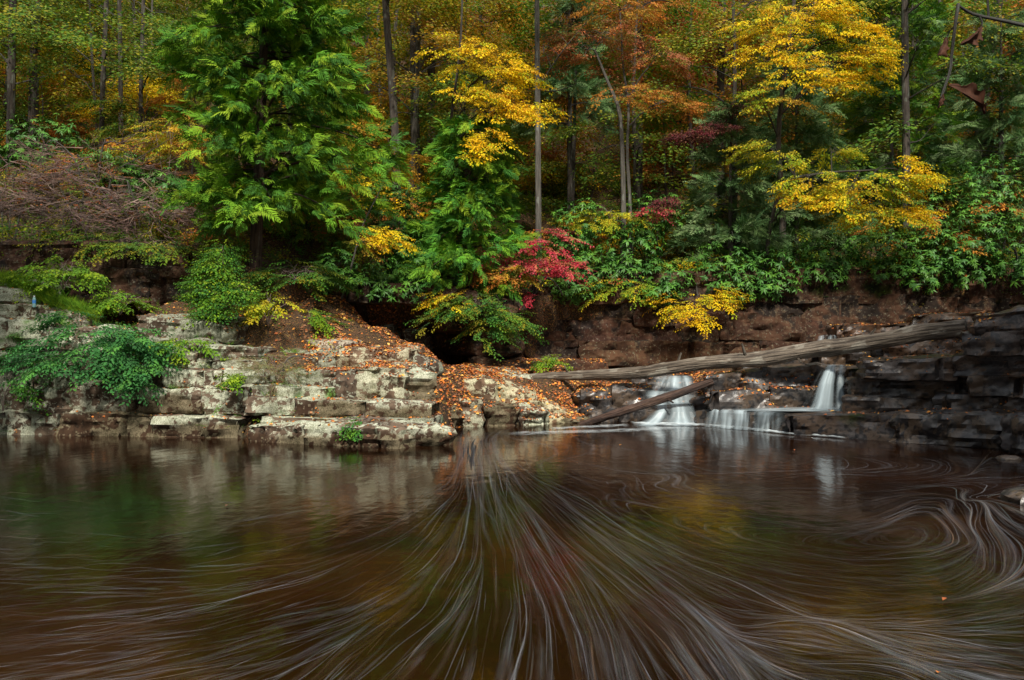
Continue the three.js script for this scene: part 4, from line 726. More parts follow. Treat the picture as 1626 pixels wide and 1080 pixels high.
// --- rhododendrons along the top of the bluff
R = rng(45);
const rh = [
  [935, 430, 48, 40, 22.2, 150, 'leafy rhododendron spilling over the bluff beside the crimson shrub'],
  [1000, 400, 60, 48, 22.7, 170, 'broad rhododendron below the forked grey sapling'], [1060, 440, 50, 34, 22.3, 130, 'rhododendron just behind the hanging yellow shrub'],
  [1150, 420, 60, 44, 22.5, 170, 'rhododendron on the bluff edge under the feathery hemlock'], [1225, 425, 50, 38, 22.5, 140, 'rhododendron at the foot of the large orange-yellow tree'], [1310, 410, 60, 36, 22.8, 150, 'shaded rhododendron beneath the low yellow-green branches'],
  [1390, 400, 60, 44, 22.8, 150, 'rhododendron beside the bare-footed trunk above the bluff'], [1480, 400, 60, 50, 22.5, 190, 'bushy rhododendron above the upper end of the fallen grey log'], [1545, 380, 60, 60, 22.4, 200, 'tall rhododendron above the boulders at the end of the log'], [1620, 390, 60, 60, 21.8, 190, 'large rhododendron at the shaded outer end of the bluff'],
  [1580, 290, 70, 50, 23.4, 150, 'rhododendron high on the bank under the outermost hemlock'], [1480, 330, 60, 44, 23.6, 130, 'rhododendron high on the bank behind the bushy one'], [1040, 340, 60, 40, 23.8, 130, 'rhododendron on the slope behind the dusky maroon leaves'], [920, 350, 50, 44, 23.2, 130, 'rhododendron behind the crimson shrub beside the straight slim trunk'],
  [620, 340, 56, 60, 21.2, 210, 'large rhododendron in the shade above the hollow'], [605, 440, 46, 30, 20.2, 130, 'rhododendron overhanging the black hollow'], [665, 430, 40, 40, 20.3, 130, 'rhododendron between the hollow and the evergreen sapling'], [535, 420, 36, 36, 19.8, 100, 'rhododendron behind the thin leaning shrub'],
  [70, 215, 80, 36, 22.5, 170, 'broad shiny-leaved rhododendron above the bare thicket'], [180, 260, 60, 30, 22, 110, 'small shiny-leaved rhododendron behind the bare thicket'], [260, 300, 50, 40, 21, 110, 'rhododendron between the bare thicket and the tall evergreen'],
];
for (const [x, y, rx, ry, d, n, label] of rh) { const base = onHill(x, d); rhododendron({ base, label, masses: [ms(x, y, rx, ry, d - .3, .8, n), ms(x + rr(-.5, .5) * rx, y + ry * .7, rx * .9, ry * .6, d - .7, .5, Math.round(n * .7))] }); }

// --- mixed bushes along the rim
R = rng(46);
const bush = (label, x, y, rx, ry, d, n, palette, o = {}) => leafy({ name: o.name || 'bush', label, category: o.category || 'bush', base: o.base || onHill(x, d), palette, geos: o.geos || G.small, material: o.material || leafMat, stemName: 'stem', leafName: 'foliage', size: o.size || .27, scale: o.scale || 1.2, arch: o.arch ?? 1, layered: .8, perPlate: o.perPlate || 6, thin: o.thin || .85, bark: M.twig,
  trunk: (o.stems || [[-.15, 0], [.1, .1], [.2, -.1]]).map(([a, b]) => { const s = o.base || onHill(x, d), c = W(x, y, d); return { pts: [s.clone(), s.clone().lerp(c, .5).add(V(a * .6, .05, b)), c.clone().add(V(a * 2, 0, b))], r0: .014, r1: .006, n: 6, seg: 4 }; }),
  masses: o.masses || [ms(x, y, rx, ry, d, .4, n), ms(x - rx * .5, y + ry * .3, rx * .6, ry * .6, d - .15, .3, Math.round(n * .5)), ms(x + rx * .5, y + ry * .2, rx * .6, ry * .6, d - .1, .3, Math.round(n * .5))] });
bush('yellow-flecked leafy bush between the crimson shrub and hanging yellow shrub', 1000, 450, 50, 26, 21.9, 150, [...C.lime, ...C.yellowGreen]);
bush('green and yellow bush on the slope below the straight slim trunk', 960, 340, 44, 30, 22.9, 130, C.yellowGreen);
bush('bushy green mass draping the mossy rock beside the hollow', 790, 500, 36, 40, 19.6, 220, [...C.green, ...C.forest], { base: W(795, 475, 20.3) });
bush('green foliage hanging beneath the orange and yellow leaved shrub', 745, 480, 44, 30, 19.4, 150, [...C.green, ...C.forest], { base: W(745, 460, 20.2) });
bush('low green bush under the skirts of the tall bright evergreen', 470, 430, 50, 24, 18.6, 150, [...C.forest, ...C.green]);
bush('tawny bush at the foot of the tall bright evergreen', 320, 350, 40, 40, 19.4, 110, [...C.mixed, ...C.rust]);
bush('yellowing bush tucked behind the tall bright evergreen on the thicket side', 265, 210, 50, 44, 21.5, 130, [...C.yellowGreen, ...C.gold]);
bush('small olive bush in front of the dark rock face', 230, 390, 60, 14, 18.4, 120, C.forest);
bush('olive bush clinging to the rim above the dark rock face', 130, 378, 60, 16, 18.8, 110, C.forest);
bush('bright green bush with broad leaves on the ledge at the evergreen\'s foot', 345, 440, 44, 40, 16.9, 330, [...C.green, ...C.lime], { base: W(350, 508, 17), arch: 0, perPlate: 10, thin: 1, size: .2, geos: G.sprigs, scale: .85, masses: [ms(350, 400, 20, 22, 16.9, .3, 90), ms(345, 432, 34, 26, 16.8, .35, 150), ms(322, 462, 34, 24, 16.7, .35, 130), ms(375, 465, 32, 24, 16.7, .35, 130), ms(345, 490, 50, 16, 16.6, .35, 120)] });
bush('small yellowing plant beside the bright green ledge bush', 425, 480, 16, 26, 17.2, 60, C.yellowGreen, { base: W(425, 515, 17.2) });
bush('tuft of yellow-green leaves on the leaf-covered slope', 495, 500, 14, 18, 18.0, 50, C.lime, { base: W(495, 525, 18) });
bush('mint-green shrub sprawling over the stacked pale ledges', 160, 545, 70, 40, 15.5, 420, [[.05, .20, .05], [.07, .26, .06], [.045, .16, .045], [.10, .30, .05]], { base: W(150, 600, 15.8), size: .36, layered: .8, scale: 1.35, thin: .95, masses: [ms(150, 530, 60, 30, 15.5, .35, 150), ms(190, 545, 46, 26, 15.3, .35, 190), ms(120, 565, 50, 18, 15.3, .3, 130), ms(185, 580, 40, 14, 15.2, .25, 90), ms(60, 552, 30, 24, 15.6, .25, 70), ms(110, 500, 30, 14, 15.9, .25, 60)] });
bush('lime-green broad-leaved plant on the mossy bank above the bottle', 95, 425, 34, 22, 17.0, 120, C.lime, { base: W(100, 460, 17.1), geos: G.sprigs, scale: .9 });
bush('yellow-green plant at the foot of the dark rock face', 190, 470, 22, 18, 17.4, 70, C.lime, { base: W(190, 500, 17.4) });
bush('sparse dark bush at the shaded outer end of the ledges', 10, 600, 34, 50, 15.3, 60, C.green, { base: W(5, 660, 15.4) });
bush('leafy sprigs rooted in the ledge beside the sprawling mint-green shrub', 285, 540, 20, 8, 16.0, 50, C.lime, { base: W(285, 552, 16.1) });
bush('small green herb growing from the joint of the waterline block', 575, 667, 10, 7, 14.0, 26, C.green, { base: W(575, 672, 14.05), size: .08 });
bush('small green herb at the step of the pale block stack', 383, 598, 10, 6, 15.2, 26, C.lime, { base: W(383, 606, 15.3), size: .08 });
bush('tiny green herb on the leafy ground in front of the bluff', 868, 568, 10, 8, 20.2, 26, C.lime, { base: W(868, 582, 20.3), size: .1 });
bush('pale dry weeds in the nook above the long pale slab', 435, 575, 26, 22, 15.6, 60, [[.22, .22, .08], [.14, .16, .05], [.25, .18, .10]], { base: W(440, 602, 15.6), geos: G.twigs, material: dryLeaf, scale: .7 });

// --- bare thicket above the dark rock face
R = rng(47);
for (const [label, x, y, rx, ry, d, n] of [['dense bare purple-brown thicket of twigs above the dark rock face', 120, 320, 90, 40, 19.2, 240], ['bare purple-brown thicket leaning towards the tall evergreen', 230, 330, 70, 34, 19.0, 190], ['bare brown thicket at the outer end of the dark rock face', 10, 300, 90, 50, 19.4, 210], ['thin bare brambles below the slim trunks', 150, 262, 90, 30, 20.4, 130]]) {
  const g = leafy({ name: 'bare_shrub', label, category: 'shrub', base: onHill(x, d), palette: C.brownTwig, geos: G.twigs, material: dryLeaf, bark: M.barkPale, stemName: 'stem', leafName: 'twigs', layered: .6, perPlate: 8, size: .5, scale: 1.7, thin: .4, trunk: [-1, -.4, .3, 1].map((k) => ({ pts: [onHill(x + k * 12, d), W(x + k * 30, y + rr(-10, 20), d - .2), W(x + k * 70, y - rr(10, 50), d - .4), W(x + k * 110 + 20, y - rr(0, 50), d - .5)], r0: .024, r1: .006, n: 10, seg: 5 })), masses: [ms(x, y, rx, ry, d, .8, n)] });
  const F = new Foliage(g.position); for (let k = 0; k < n * .9; k++) { const p = W(x + gauss() * rx * .8, y + gauss() * ry * .9, d + gauss() * .6); F.add(p, V(rr(-1, 1), rr(-.5, .3), rr(-1, 1)), V(0, 1, 0), rr(.6, 1.1), col(R() < .55 ? C.forest : C.rust), k); } F.build('foliage', G.small, leafMat, g);
}

// --- moss and grass on the stacked ledges
{ R = rng(48); const base = W(70, 480, 16.6), g = thing('moss_grass', 'bright green grass and moss on the ledge steps around the bottle', 'grass', base); g.userData.kind = 'stuff'; const F = new Foliage(base);
  for (let i = 0; i < 900; i++) { const t = R(), x = lerp(0, 150, t) + gauss() * 14, y = lerp(442, 505, t) + gauss() * 10, d = 17.1 - .5 * t + gauss() * .1; F.add(W(x, y, d), V(rr(-1, 1), 0, rr(-1, 1)), V(rr(-.3, .3), 1, rr(.1, .6)), rr(.5, 1.1), col(C.lime), i % 2); }
  F.build('grass', G.grass, leafMat, g); }

// ------------------------------------------------------------------ falling water
const fallMat = new THREE.MeshPhysicalMaterial({ color: 0xffffff, vertexColors: true, transparent: true, roughness: 0.35, ior: 1.33, side: THREE.DoubleSide });
function fall(name, label, rows, o = {}) { // rows: [photo y, depth, x left, x right]; a sheet of strands
  const nu = o.nu || 48, per = o.per || 8, pos = [], colr = [], idx = []; const pts = [];
  for (let i = 0; i + 1 < rows.length; i++) for (let k = 0; k < per; k++) pts.push(rows[i].map((v, q) => lerp(v, rows[i + 1][q], k / per))); pts.push(rows[rows.length - 1]);
  const base = W((rows[0][2] + rows[0][3]) / 2, rows[rows.length - 1][0], rows[rows.length - 1][1]); const sd = o.seed || 1;
  pts.forEach(([y, d, l, r], j) => { for (let i = 0; i <= nu; i++) { const u = i / nu, v = j / pts.length; const st = n3(u * (o.freq || 9) + sd * 7, v * .8, sd) + .5 * n3(u * (o.freq || 9) * 2.6 + sd, v * 1.4, sd * 3);
    const dd = d + (u - .5) * (o.slant || 0), p = W(lerp(l, r, u), y, dd); p.y = YP(y, d); p.z += .05 * st + .05 * Math.sin(Math.PI * u); pos.push(p.x - base.x, p.y - base.y, p.z - base.z);
    const e = smooth(0, .25, u + .05 * st) * smooth(1, .75, u + .05 * st), a = clamp((o.den || .62) + (o.con || .6) * st, .03, .9) * e * smooth(0, .1, v + .02), k = clamp(.52 + .3 * st, .28, .75); colr.push(k * .78, k * .93, k, a * .92); } });
  for (let j = 0; j + 1 < pts.length; j++) for (let i = 0; i < nu; i++) { const a = j * (nu + 1) + i, b = a + nu + 1; idx.push(a, b, a + 1, a + 1, b, b + 1); }
  const g = new THREE.BufferGeometry(); g.setAttribute('position', new THREE.Float32BufferAttribute(pos, 3)); g.setAttribute('color', new THREE.Float32BufferAttribute(colr, 4)); g.setIndex(idx); g.computeVertexNormals();
  const m = mesh(name, g, fallMat); m.position.copy(base); m.userData = { label, category: 'waterfall' }; return m;
}
fall('waterfall', 'white cascade tumbling in two tiers behind the short slanting log', [[596, 18.95, 1048, 1096], [597.5, 18.7, 1044, 1099], [600, 18.52, 1041, 1101], [606, 18.4, 1036, 1104], [616, 18.34, 1030, 1108], [619, 18.2, 1024, 1110], [622, 18.02, 1020, 1110], [628, 17.94, 1018, 1110], [638, 17.9, 1026, 1108], [642, 17.75, 1034, 1104], [646, 17.6, 1036, 1104], [654, 17.5, 1034, 1107], [664, 17.45, 1024, 1114], [673, 17.42, 1010, 1122], [676, 17.3, 996, 1130]], { seed: 2, den: .74, con: .5, freq: 4.5, nu: 60, per: 5 });
fall('waterfall', 'narrow silky fall dropping over the dark lip onto the shelf', [[579, 16.9, 1308, 1342], [581, 16.62, 1305, 1343], [592, 16.5, 1298, 1343], [610, 16.42, 1288, 1345], [640, 16.36, 1276, 1350], [650, 16.32, 1268, 1356], [653, 16.1, 1256, 1364]], { seed: 5, den: .5, con: .9, freq: 4.5 });
fall('waterfall', 'low curtain of thin strands over the shelf edge into the pool', [[650.2, 17.0, 1128, 1270], [651, 16.75, 1118, 1258], [652.6, 16.5, 1112, 1252], [657, 16.42, 1110, 1251], [668, 16.36, 1109, 1250], [682.5, 16.32, 1106, 1250]], { seed: 9, den: .46, con: .8, freq: 13, nu: 110, slant: -1.5 });
fall('waterfall', 'thin upper trickle glimpsed behind the long grey log', [[532, 19.1, 1300, 1330], [534, 19.0, 1298, 1332], [552, 18.9, 1292, 1334]], { seed: 13, den: .2, con: .7, freq: 5 });
fall('waterfall', 'white water sliding over the shelf from the narrow fall to the curtain', [[646.5, 16.7, 1240, 1366], [648, 16.4, 1160, 1368], [650.4, 16.05, 1130, 1364], [652.8, 15.7, 1180, 1360]], { seed: 17, den: .62, con: .6, freq: 3 });
{ // water spread over the shelf between the fall and the curtain
  const s = new THREE.Shape(); [[1118, 17.35], [1180, 16.75], [1252, 16.05], [1350, 15.3], [1352, 16.5], [1280, 16.9], [1150, 17.6]].forEach(([x, d], i) => { const X = XP(x, d); i ? s.lineTo(X, d) : s.moveTo(X, d); });
  const g = new THREE.ShapeGeometry(s); g.rotateX(-Math.PI / 2); g.translate(0, .388, 0);
  const m = mesh('stream_water', g, new THREE.MeshPhysicalMaterial({ color: new THREE.Color(.05, .06, .065), roughness: .2, ior: 1.33 })); m.userData.kind = 'structure';
}

{ // foam churned up where the falls meet the pool: low ragged mounds
  R = rng(50); const fm = mat({ color: 0xffffff, vertexColors: true, transparent: true, roughness: .95 });
  const parts = [];
  for (const [path, wd, h, den] of [[[[1000, 673.5], [1035, 674.5], [1080, 675], [1125, 676.5]], .55, .035, .8], [[[1118, 676], [1150, 679], [1200, 684], [1252, 689.5]], .4, .035, .85], [[[1245, 690], [1300, 693.5], [1345, 697.5]], .12, .03, .55], [[[870, 682], [930, 679], [1000, 676]], .5, .015, .35], [[[1090, 679], [1000, 684], [900, 687], [800, 690]], .7, .012, .25]]) {
    const pts = curve(path.map(([x, y]) => { const d = poolDepth(y); return V(XP(x, d), 0, -d); }), 70), nw = 12, pos = [], cc = [], idx = [];
    pts.forEach((p, i) => { const end = smooth(0, .12, i / 70) * smooth(1, .88, i / 70); for (let k = 0; k <= nw; k++) { const w = k / nw * 2 - 1, rag = 1 + .5 * n3(p.x * 2.5, 3, i * .1), n = fbm(p.x * 6, w * 2.5, p.z * 6, 3), z = p.z + w * wd * .5 * rag; pos.push(p.x, .012 + h * Math.max(0, 1 - w * w) * (.6 + .6 * n + .4) , z); cc.push(.74, .82, .86, clamp(den * (1 - w * w) * (.8 + 1.9 * n), 0, .92) * end); } });
    for (let i = 0; i + 1 < pts.length; i++) for (let k = 0; k < nw; k++) { const a = i * (nw + 1) + k, b = a + nw + 1; idx.push(a, b, a + 1, a + 1, b, b + 1); }
    const g = new THREE.BufferGeometry(); g.setAttribute('position', new THREE.Float32BufferAttribute(pos, 3)); g.setAttribute('color', new THREE.Float32BufferAttribute(cc, 4)); g.setIndex(idx); g.computeVertexNormals(); parts.push(g);
  }
  const m = mesh('foam', mergeGeometries(parts), fm); m.userData = { label: 'white foam drifting along the feet of the falls', category: 'foam', kind: 'stuff' };
}

// ------------------------------------------------------------------ logs and branches
R = rng(51);
function log(name, label, pts, rad, m, stubs) {
  const base = pts[0].clone(); const g = thing(name, label, 'log', base); const c = curve(pts.map((p) => p.clone().sub(base)), 46);
  mesh('log_stem', tube(c, c.map((_, i) => { const t = i / (c.length - 1) * (rad.length - 1), j = Math.min(rad.length - 2, Math.floor(t)); return lerp(rad[j], rad[j + 1], t - j) * (1 + .10 * n3(i * .7, 2, 3)); }), 20, .3), m, g);
  for (const [t, l, dir, r] of stubs) { const o = c[Math.round(t * (c.length - 1))]; const d = V(...dir).normalize(); mesh('branch_stub', tube([o.clone(), o.clone().addScaledVector(d, l * .6), o.clone().addScaledVector(d, l)], [r, r * .8, r * .55], 7, .1), m, g); }
}
log('fallen_log', 'long grey weathered log slanting from the leafy bank up to the boulders', [W(826, 600, 19.2), W(900, 597, 18.9), W(1000, 593, 18.2), W(1120, 577, 17.4), W(1200, 571, 17), W(1290, 557, 16.5), W(1400, 541, 15.8), W(1470, 529, 15.4), W(1535, 521, 15.0)], [.07, .10, .125, .15, .155, .165, .16, .17, .155], M.logGrey, [[.12, .3, [-.5, 1, .3], .02], [.33, .34, [.3, 1, .3], .035], [.47, .42, [-.4, .9, .5], .04], [.58, .3, [.2, -.6, .8], .03], [.72, .36, [.5, .9, .5], .035]]);
log('fallen_log', 'short brown waterlogged log slanting into the pool across the cascade', [W(918, 676, 17.75), W(980, 656, 17.55), W(1050, 634, 17.4), W(1132, 605, 17.3)], [.06, .085, .09, .07], M.logBrown, [[.7, .25, [.4, -.3, .6], .03]]);
{ const p = W(590, 545, 16.4); }
function branch(label, pts, r0, r1, m = M.barkPale, side = []) { const b = pts[0].clone(), g = thing('dead_branch', label, 'branch', b); const c = curve(pts.map((p) => p.clone().sub(b)), 12); mesh('stem', tube(c, taper(c.length, r0, r1), 6, .1), m, g); for (const s of side) { const q = curve(s.map((p) => p.clone().sub(b)), 6); mesh('side_twig', tube(q, taper(q.length, r1 * 1.1, r1 * .4), 5), m, g); } }
branch('pale crooked dead branch among the crimson shrub', [W(893, 468, 21), W(884, 452, 21), W(868, 440, 21.2), W(842, 447, 21.4)], .02, .01, M.barkPale, [[W(884, 452, 21), W(878, 462, 20.9), W(860, 474, 20.9)]]);
branch('grey forked dead branch in the weedy nook above the pale slab', [W(448, 596, 15.5), W(455, 572, 15.4), W(470, 565, 15.4), W(486, 568, 15.4)], .022, .01, M.barkPale, [[W(455, 572, 15.4), W(462, 580, 15.3), W(470, 598, 15.3)]]);
branch('thin dead stem standing against the stacked ledge below the mint-green shrub', [W(50, 640, 15.25), W(53, 610, 15.25), W(55, 577, 15.3)], .016, .01, M.barkRed);

// ------------------------------------------------------------------ plastic bottle
{ const d = 16.35, b = W(54, 488, d), k = .235 / .23, g = thing('plastic_bottle', 'small clear plastic water bottle with blue label and white cap on the ledge', 'bottle', b);
  const L = (pts) => new THREE.LatheGeometry(pts.map(([x, y]) => new THREE.Vector2(x * k, y * k)), 20);
  mesh('bottle_body', L([[0, 0], [.028, 0], [.032, .008], [.031, .03], [.033, .04], [.031, .05], [.033, .06], [.032, .14], [.030, .165], [.020, .19], [.0125, .2], [.0125, .208]]), new THREE.MeshPhysicalMaterial({ color: new THREE.Color(.45, .75, .78), roughness: .12, transmission: .55, thickness: 0, side: THREE.DoubleSide }), g);
  mesh('label', L([[.0335, .075], [.0342, .078], [.0342, .137], [.0335, .14]]), mat({ color: new THREE.Color(.05, .22, .62), roughness: .5 }), g);
  mesh('cap', L([[0, .225], [.0145, .224], [.0155, .22], [.0155, .204], [.0125, .203]]), mat({ color: new THREE.Color(.8, .82, .85), roughness: .4 }), g); }

// ------------------------------------------------------------------ hanging twig with dead leaves close to the camera
{ const d = 1.75, b = W(1760, 70, d + .15), g = thing('hanging_branch', 'bare hanging twig with three curled dead brown leaves close overhead', 'branch', b), rel = (x, y, z = d) => W(x, y, z).sub(b);
  const stem = (name, pts, a, c) => { const q = curve(pts, 12); mesh(name, tube(q, taper(q.length, a, c), 8, .06), M.barkPale, g); };
  stem('limb', [rel(1760, 70, d + .15), rel(1690, 55, d + .06), rel(1600, 34, d), rel(1545, 22, d), rel(1521, 8, d - .02)], .0055, .0028);
  stem('twig', [rel(1522, 6, d - .02), rel(1517, 40, d - .02), rel(1511, 90, d), rel(1509, 112, d), rel(1498, 145, d), rel(1492, 166, d)], .0038, .0022);
  stem('twig', [rel(1570, 28), rel(1569, 8), rel(1567, -30)], .003, .002); stem('twig', [rel(1523, 35, d - .02), rel(1508, 50, d), rel(1503, 62, d)], .0018, .0012); stem('twig', [rel(1556, 26), rel(1560, 38), rel(1555, 46)], .002, .0014);
  const lt = tex(256, (u, v) => { const s = tf(u, v, 8, 601, 5), vein = Math.min(1, Math.abs(((v * 6 + Math.abs(u - .5) * 3) % 1) - .5) * 7), mid = Math.min(1, Math.abs(u - .5) * 26); return mul3(mix3([.03, .012, .007], [.095, .036, .018], s), (.75 + .25 * vein) * (.7 + .3 * mid)); });
  const lm = phys({ specularIntensity: .4, map: lt, roughness: .75, side: THREE.DoubleSide });
  const dead = (from, to, width, curl, roll) => { const L = from.distanceTo(to), x = to.clone().sub(from).normalize(), z = x.clone().cross(V(Math.sin(roll), Math.cos(roll) * .3, Math.cos(roll))).normalize(), y = z.clone().cross(x), pos = [], uv = [], idx = [], n = 14, m = 10;
    for (let i = 0; i <= n; i++) for (let k = 0; k <= m; k++) { const t = i / n, s = k / m * 2 - 1, lobes = 1 + .42 * Math.sin(t * 21) * Math.abs(s), w = width * Math.pow(Math.sin(Math.PI * clamp(t * .96 + .03, 0, 1)), .8) * lobes, a = s * curl * (.6 + .6 * t), cw = curl > .1 ? Math.sin(a) / curl : s, ch = curl > .1 ? (1 - Math.cos(a)) / curl : 0; const p = from.clone().addScaledVector(x, t * L).addScaledVector(z, cw * w).addScaledVector(y, ch * w + .12 * L * Math.sin(t * 3) + .006 * n3(t * 6, s * 3, roll)); pos.push(p.x, p.y, p.z); uv.push(k / m, t); }
    for (let i = 0; i < n; i++) for (let k = 0; k < m; k++) { const a = i * (m + 1) + k, c = a + m + 1; idx.push(a, a + 1, c, c, a + 1, c + 1); }
    const q = new THREE.BufferGeometry(); q.setAttribute('position', new THREE.Float32BufferAttribute(pos, 3)); q.setAttribute('uv', new THREE.Float32BufferAttribute(uv, 2)); q.setIndex(idx); q.computeVertexNormals(); mesh('dead_leaf', q, lm, g); };
  dead(rel(1506, 135), rel(1563, 181, d + .02), .026, 1.3, .4); dead(rel(1558, 40), rel(1524, 70, d - .02), .020, 1.7, 1.2); dead(rel(1503, 60), rel(1490, 86, d - .02), .017, 1.9, 2.4); dead(rel(1498, 148), rel(1490, 172, d), .006, .9, .2);
}
{ // the tree outside the frame that carries the hanging branch, on its bank
  const b = V(3.2, -.4, -1.2); const g = thing('oak_tree', 'oak standing out of view whose branch hangs over the pool', 'tree', b);
  const t1 = [V(0, 0, 0), V(-.1, 1.6, 0), V(.1, 3.6, .1), V(.2, 7, .2)], tip = W(1760, 70, 1.9).sub(b);
  mesh('trunk', mergeGeometries([tube(curve(t1, 14), taper(15, .2, .09), 12, .12), tube(curve([V(-.05, 2.3, 0), V(-.6, 2.6, -.4), tip.clone().add(V(.35, .05, .02)), tip], 12), taper(13, .03, .0075), 8, .05)]), M.bark, g);
}

// ------------------------------------------------------------------ fallen leaves: on the rocks and ground, and afloat
{ R = rng(52); const F = new Foliage(V(0, 0, 0)), FG = new Foliage(V(0, 0, 0));
  const zones = [[480, 740, 455, 600, 1], [690, 940, 570, 670, 1], [570, 690, 490, 530, .7], [830, 1130, 570, 640, .8], [1120, 1300, 590, 650, .45], [1320, 1580, 480, 560, .5], [1300, 1626, 560, 680, .05], [180, 480, 470, 690, .12], [0, 180, 430, 700, .08], [480, 720, 580, 700, .2]];
  for (const t of litterTris) {
    const c = t.a.clone().add(t.b).add(t.c).multiplyScalar(1 / 3), [x, y] = toPx(c); if (c.z > -11) continue; let w = 0; for (const z of zones) if (x > z[0] && x < z[1] && y > z[2] && y < z[3]) w = Math.max(w, z[4]);
    const hill = t.ground && -c.z > 22; if (hill) w = x > -50 && x < 1680 ? .22 : 0;
    w *= clamp(.45 + 2.6 * fbm(c.x * 1.6, c.y, c.z * 1.6, 3), .03, 1.9); if (!w) continue;
    const n = t.ar * (hill ? 60 : 760) * w, k = Math.floor(n) + (R() < n % 1 ? 1 : 0);
    for (let i = 0; i < Math.min(k, 400); i++) { let u = R(), v = R(); if (u + v > 1) { u = 1 - u; v = 1 - v; } const p = t.a.clone().addScaledVector(t.b.clone().sub(t.a), u).addScaledVector(t.c.clone().sub(t.a), v).addScaledVector(t.n, .008); (hill ? FG : F).add(p, V(rr(-1, 1), rr(-.35, .35), rr(-1, 1)), t.n.clone().add(V(rr(-.5, .5), 0, rr(-.5, .5))), (R() < .5 ? rr(.03, .055) : rr(.05, .095)) * (hill ? 1.5 : 1), col(C.litter, .35), i); }
  }
  const g = new THREE.Group(); g.name = 'fallen_leaves'; g.userData = { label: 'orange fallen leaves strewn over the rocks and bank', category: 'leaf litter', kind: 'stuff' }; scene.add(g); F.build('leaf_litter', G.fallen, dryLeaf, g);
  const h = new THREE.Group(); h.name = 'forest_litter'; h.userData = { label: 'brown and orange leaves covering the hillside under the trees', category: 'leaf litter', kind: 'stuff' }; scene.add(h); FG.build('leaf_litter', G.fallen, dryLeaf, h);
  console.log('litter', F.m.length, FG.m.length);
  const W2 = new Foliage(V(0, 0, 0)); for (const [x, y, s] of [[1262, 716, .05], [360, 805, .05], [985, 708, .05], [1500, 955, .05], [1490, 1072, .04]]) { const d = poolDepth(y); W2.add(V(XP(x, d), .008, -d), V(rr(-1, 1), 0, rr(-1, 1)), V(0, 1, 0), s, col(C.litter), 2); }
  const fl = new THREE.Group(); fl.name = 'floating_leaves'; fl.userData = { label: 'a few dead leaves floating on the brown pool', category: 'leaf litter', kind: 'stuff' }; scene.add(fl); W2.build('leaf_litter', G.fallen, dryLeaf, fl);
}

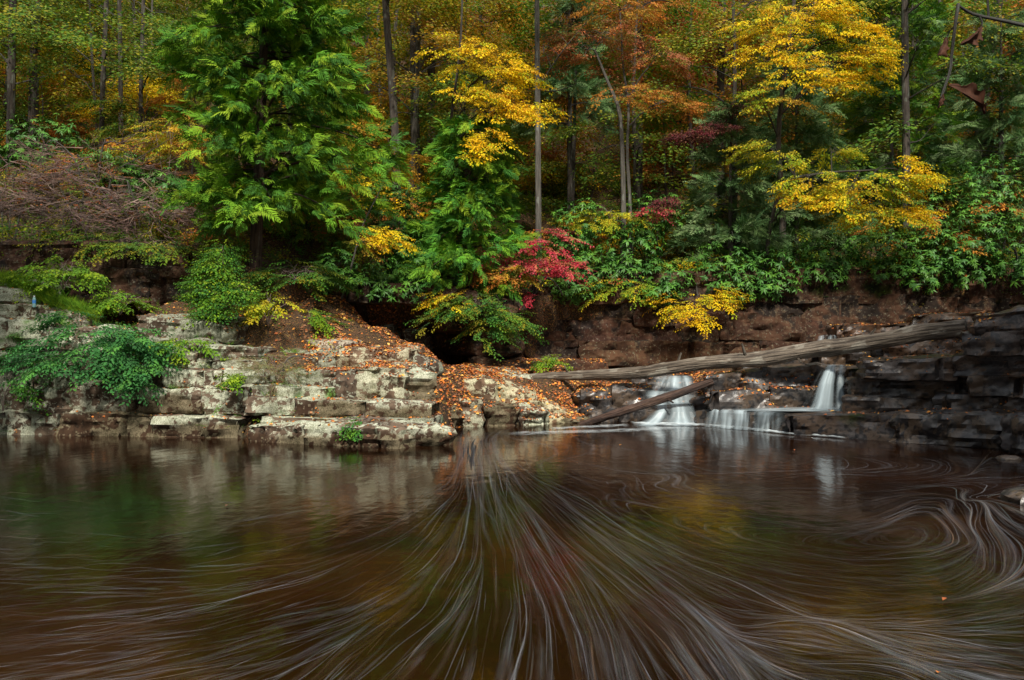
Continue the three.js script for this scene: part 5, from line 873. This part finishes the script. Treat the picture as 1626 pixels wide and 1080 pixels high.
// ------------------------------------------------------------------ small growth: herbs and moss on the ledges, seedlings and ferns on the forest floor
{ R = rng(53); const L = new Foliage(V(0, 0, 0)), U = new Foliage(V(0, 0, 0)), Gr = new Foliage(V(0, 0, 0));
  for (const t of litterTris) {
    const c = t.a.clone().add(t.b).add(t.c).multiplyScalar(1 / 3), [x, y] = toPx(c); if (x < -40 || x > 1660) continue;
    const hill = t.ground && -c.z > 18.4 && c.y > 2.6, nz = fbm(c.x * 1.1, c.y * 1.1 + 9, c.z * 1.1, 3); let w = 0, to = U, pal = C.forest;
    if (hill) { w = (-c.z < 27 ? 46 : 22) * smooth(-.15, .2, nz); pal = nz > .12 ? [...C.forest, ...C.yellowGreen] : [...C.green, ...C.forest]; if (x > 460 && x < 640 && y > 430) w *= .3; }
    else if (x < 480 && y > 430 && y < 690) { w = 26 * smooth(.0, .22, nz + (x < 230 ? .12 : 0)); to = L; pal = [...C.lime, ...C.green]; }
    else if (x > 400 && x < 560 && y > 460 && y < 560) { w = 14 * smooth(.05, .25, nz); to = L; pal = [...C.lime, ...C.yellowGreen]; }
    else if (x > 820 && y < 480 && c.y > 2.8) { w = 16 * smooth(-.1, .2, nz); to = U; pal = C.green; }
    const n = t.ar * w, k = Math.floor(n) + (R() < n % 1 ? 1 : 0);
    for (let i = 0; i < Math.min(k, 60); i++) { let u = R(), v = R(); if (u + v > 1) { u = 1 - u; v = 1 - v; } const p = t.a.clone().addScaledVector(t.b.clone().sub(t.a), u).addScaledVector(t.c.clone().sub(t.a), v);
      if (to === L && R() < .5) Gr.add(p, V(rr(-1, 1), 0, rr(-1, 1)), V(rr(-.3, .3), 1, rr(-.1, .4)), rr(.4, .9), col(pal), i);
      else to.add(p.add(V(0, to === L ? .02 : rr(.05, .35), 0)), V(rr(-1, 1), rr(.0, .8), rr(-1, 1)), V(rr(-.4, .4), 1, rr(-.4, .4)), rr(.6, 1.1) * (to === L ? .7 : 1.25), col(pal, .3), i); }
  }
  const st = (name, label, cat) => { const g = new THREE.Group(); g.name = name; g.userData = { label, category: cat, kind: 'stuff' }; scene.add(g); return g; };
  const a = st('ledge_herbs', 'small green herbs and grass rooted in the cracks of the pale ledges', 'herbs'); L.build('leaves', G.small, leafMat, a); Gr.build('grass', G.grass, leafMat, a);
  U.build('leaves', G.sprigs, leafMat, st('undergrowth', 'low green and yellow undergrowth covering the forest floor', 'undergrowth'));
  console.log('cover', L.m.length, Gr.m.length, U.m.length);
}

// ------------------------------------------------------------------ trees on the banks beside and behind the camera, which shade the pool's sides
R = rng(61);
for (const [x, z, h, label] of [[-13.4, -9, 13, 'broad tree on the bank beside the ledges, beyond the edge of view'], [-12.6, -3, 14, 'broad tree on the bank beside the pool, out of view past the ledges'], [-12, 4, 14, 'broad tree behind the viewpoint on the ledge side'], [13.4, -8, 13, 'broad tree on the bank beyond the boulders, out of view'], [12.4, -2, 14, 'broad tree on the falls side of the pool, out of view'], [11.8, 5, 14, 'broad tree behind the viewpoint on the falls side']]) {
  const b = V(x, 1.1, z), top = b.clone().add(V(rr(-.5, .5), h, rr(-.5, .5))), masses = [];
  for (let i = 0; i < 12; i++) { const s = rr(1.6, 2.6); masses.push({ c: b.clone().lerp(top, rr(.4, 1)).add(V(rr(-3, 3), 0, rr(-3, 3))), r: [s, s * .6, s], n: 120, pr: 1 }); }
  leafy({ name: 'bank_tree', label, base: b, bark: M.bark, palette: C.forest, geos: G.far, scale: 2.1, trunk: [{ pts: [b, b.clone().lerp(top, .5), top], r0: .28, r1: .08, n: 10, seg: 9 }], masses, size: 1 });
}
renderer.render(scene, camera);
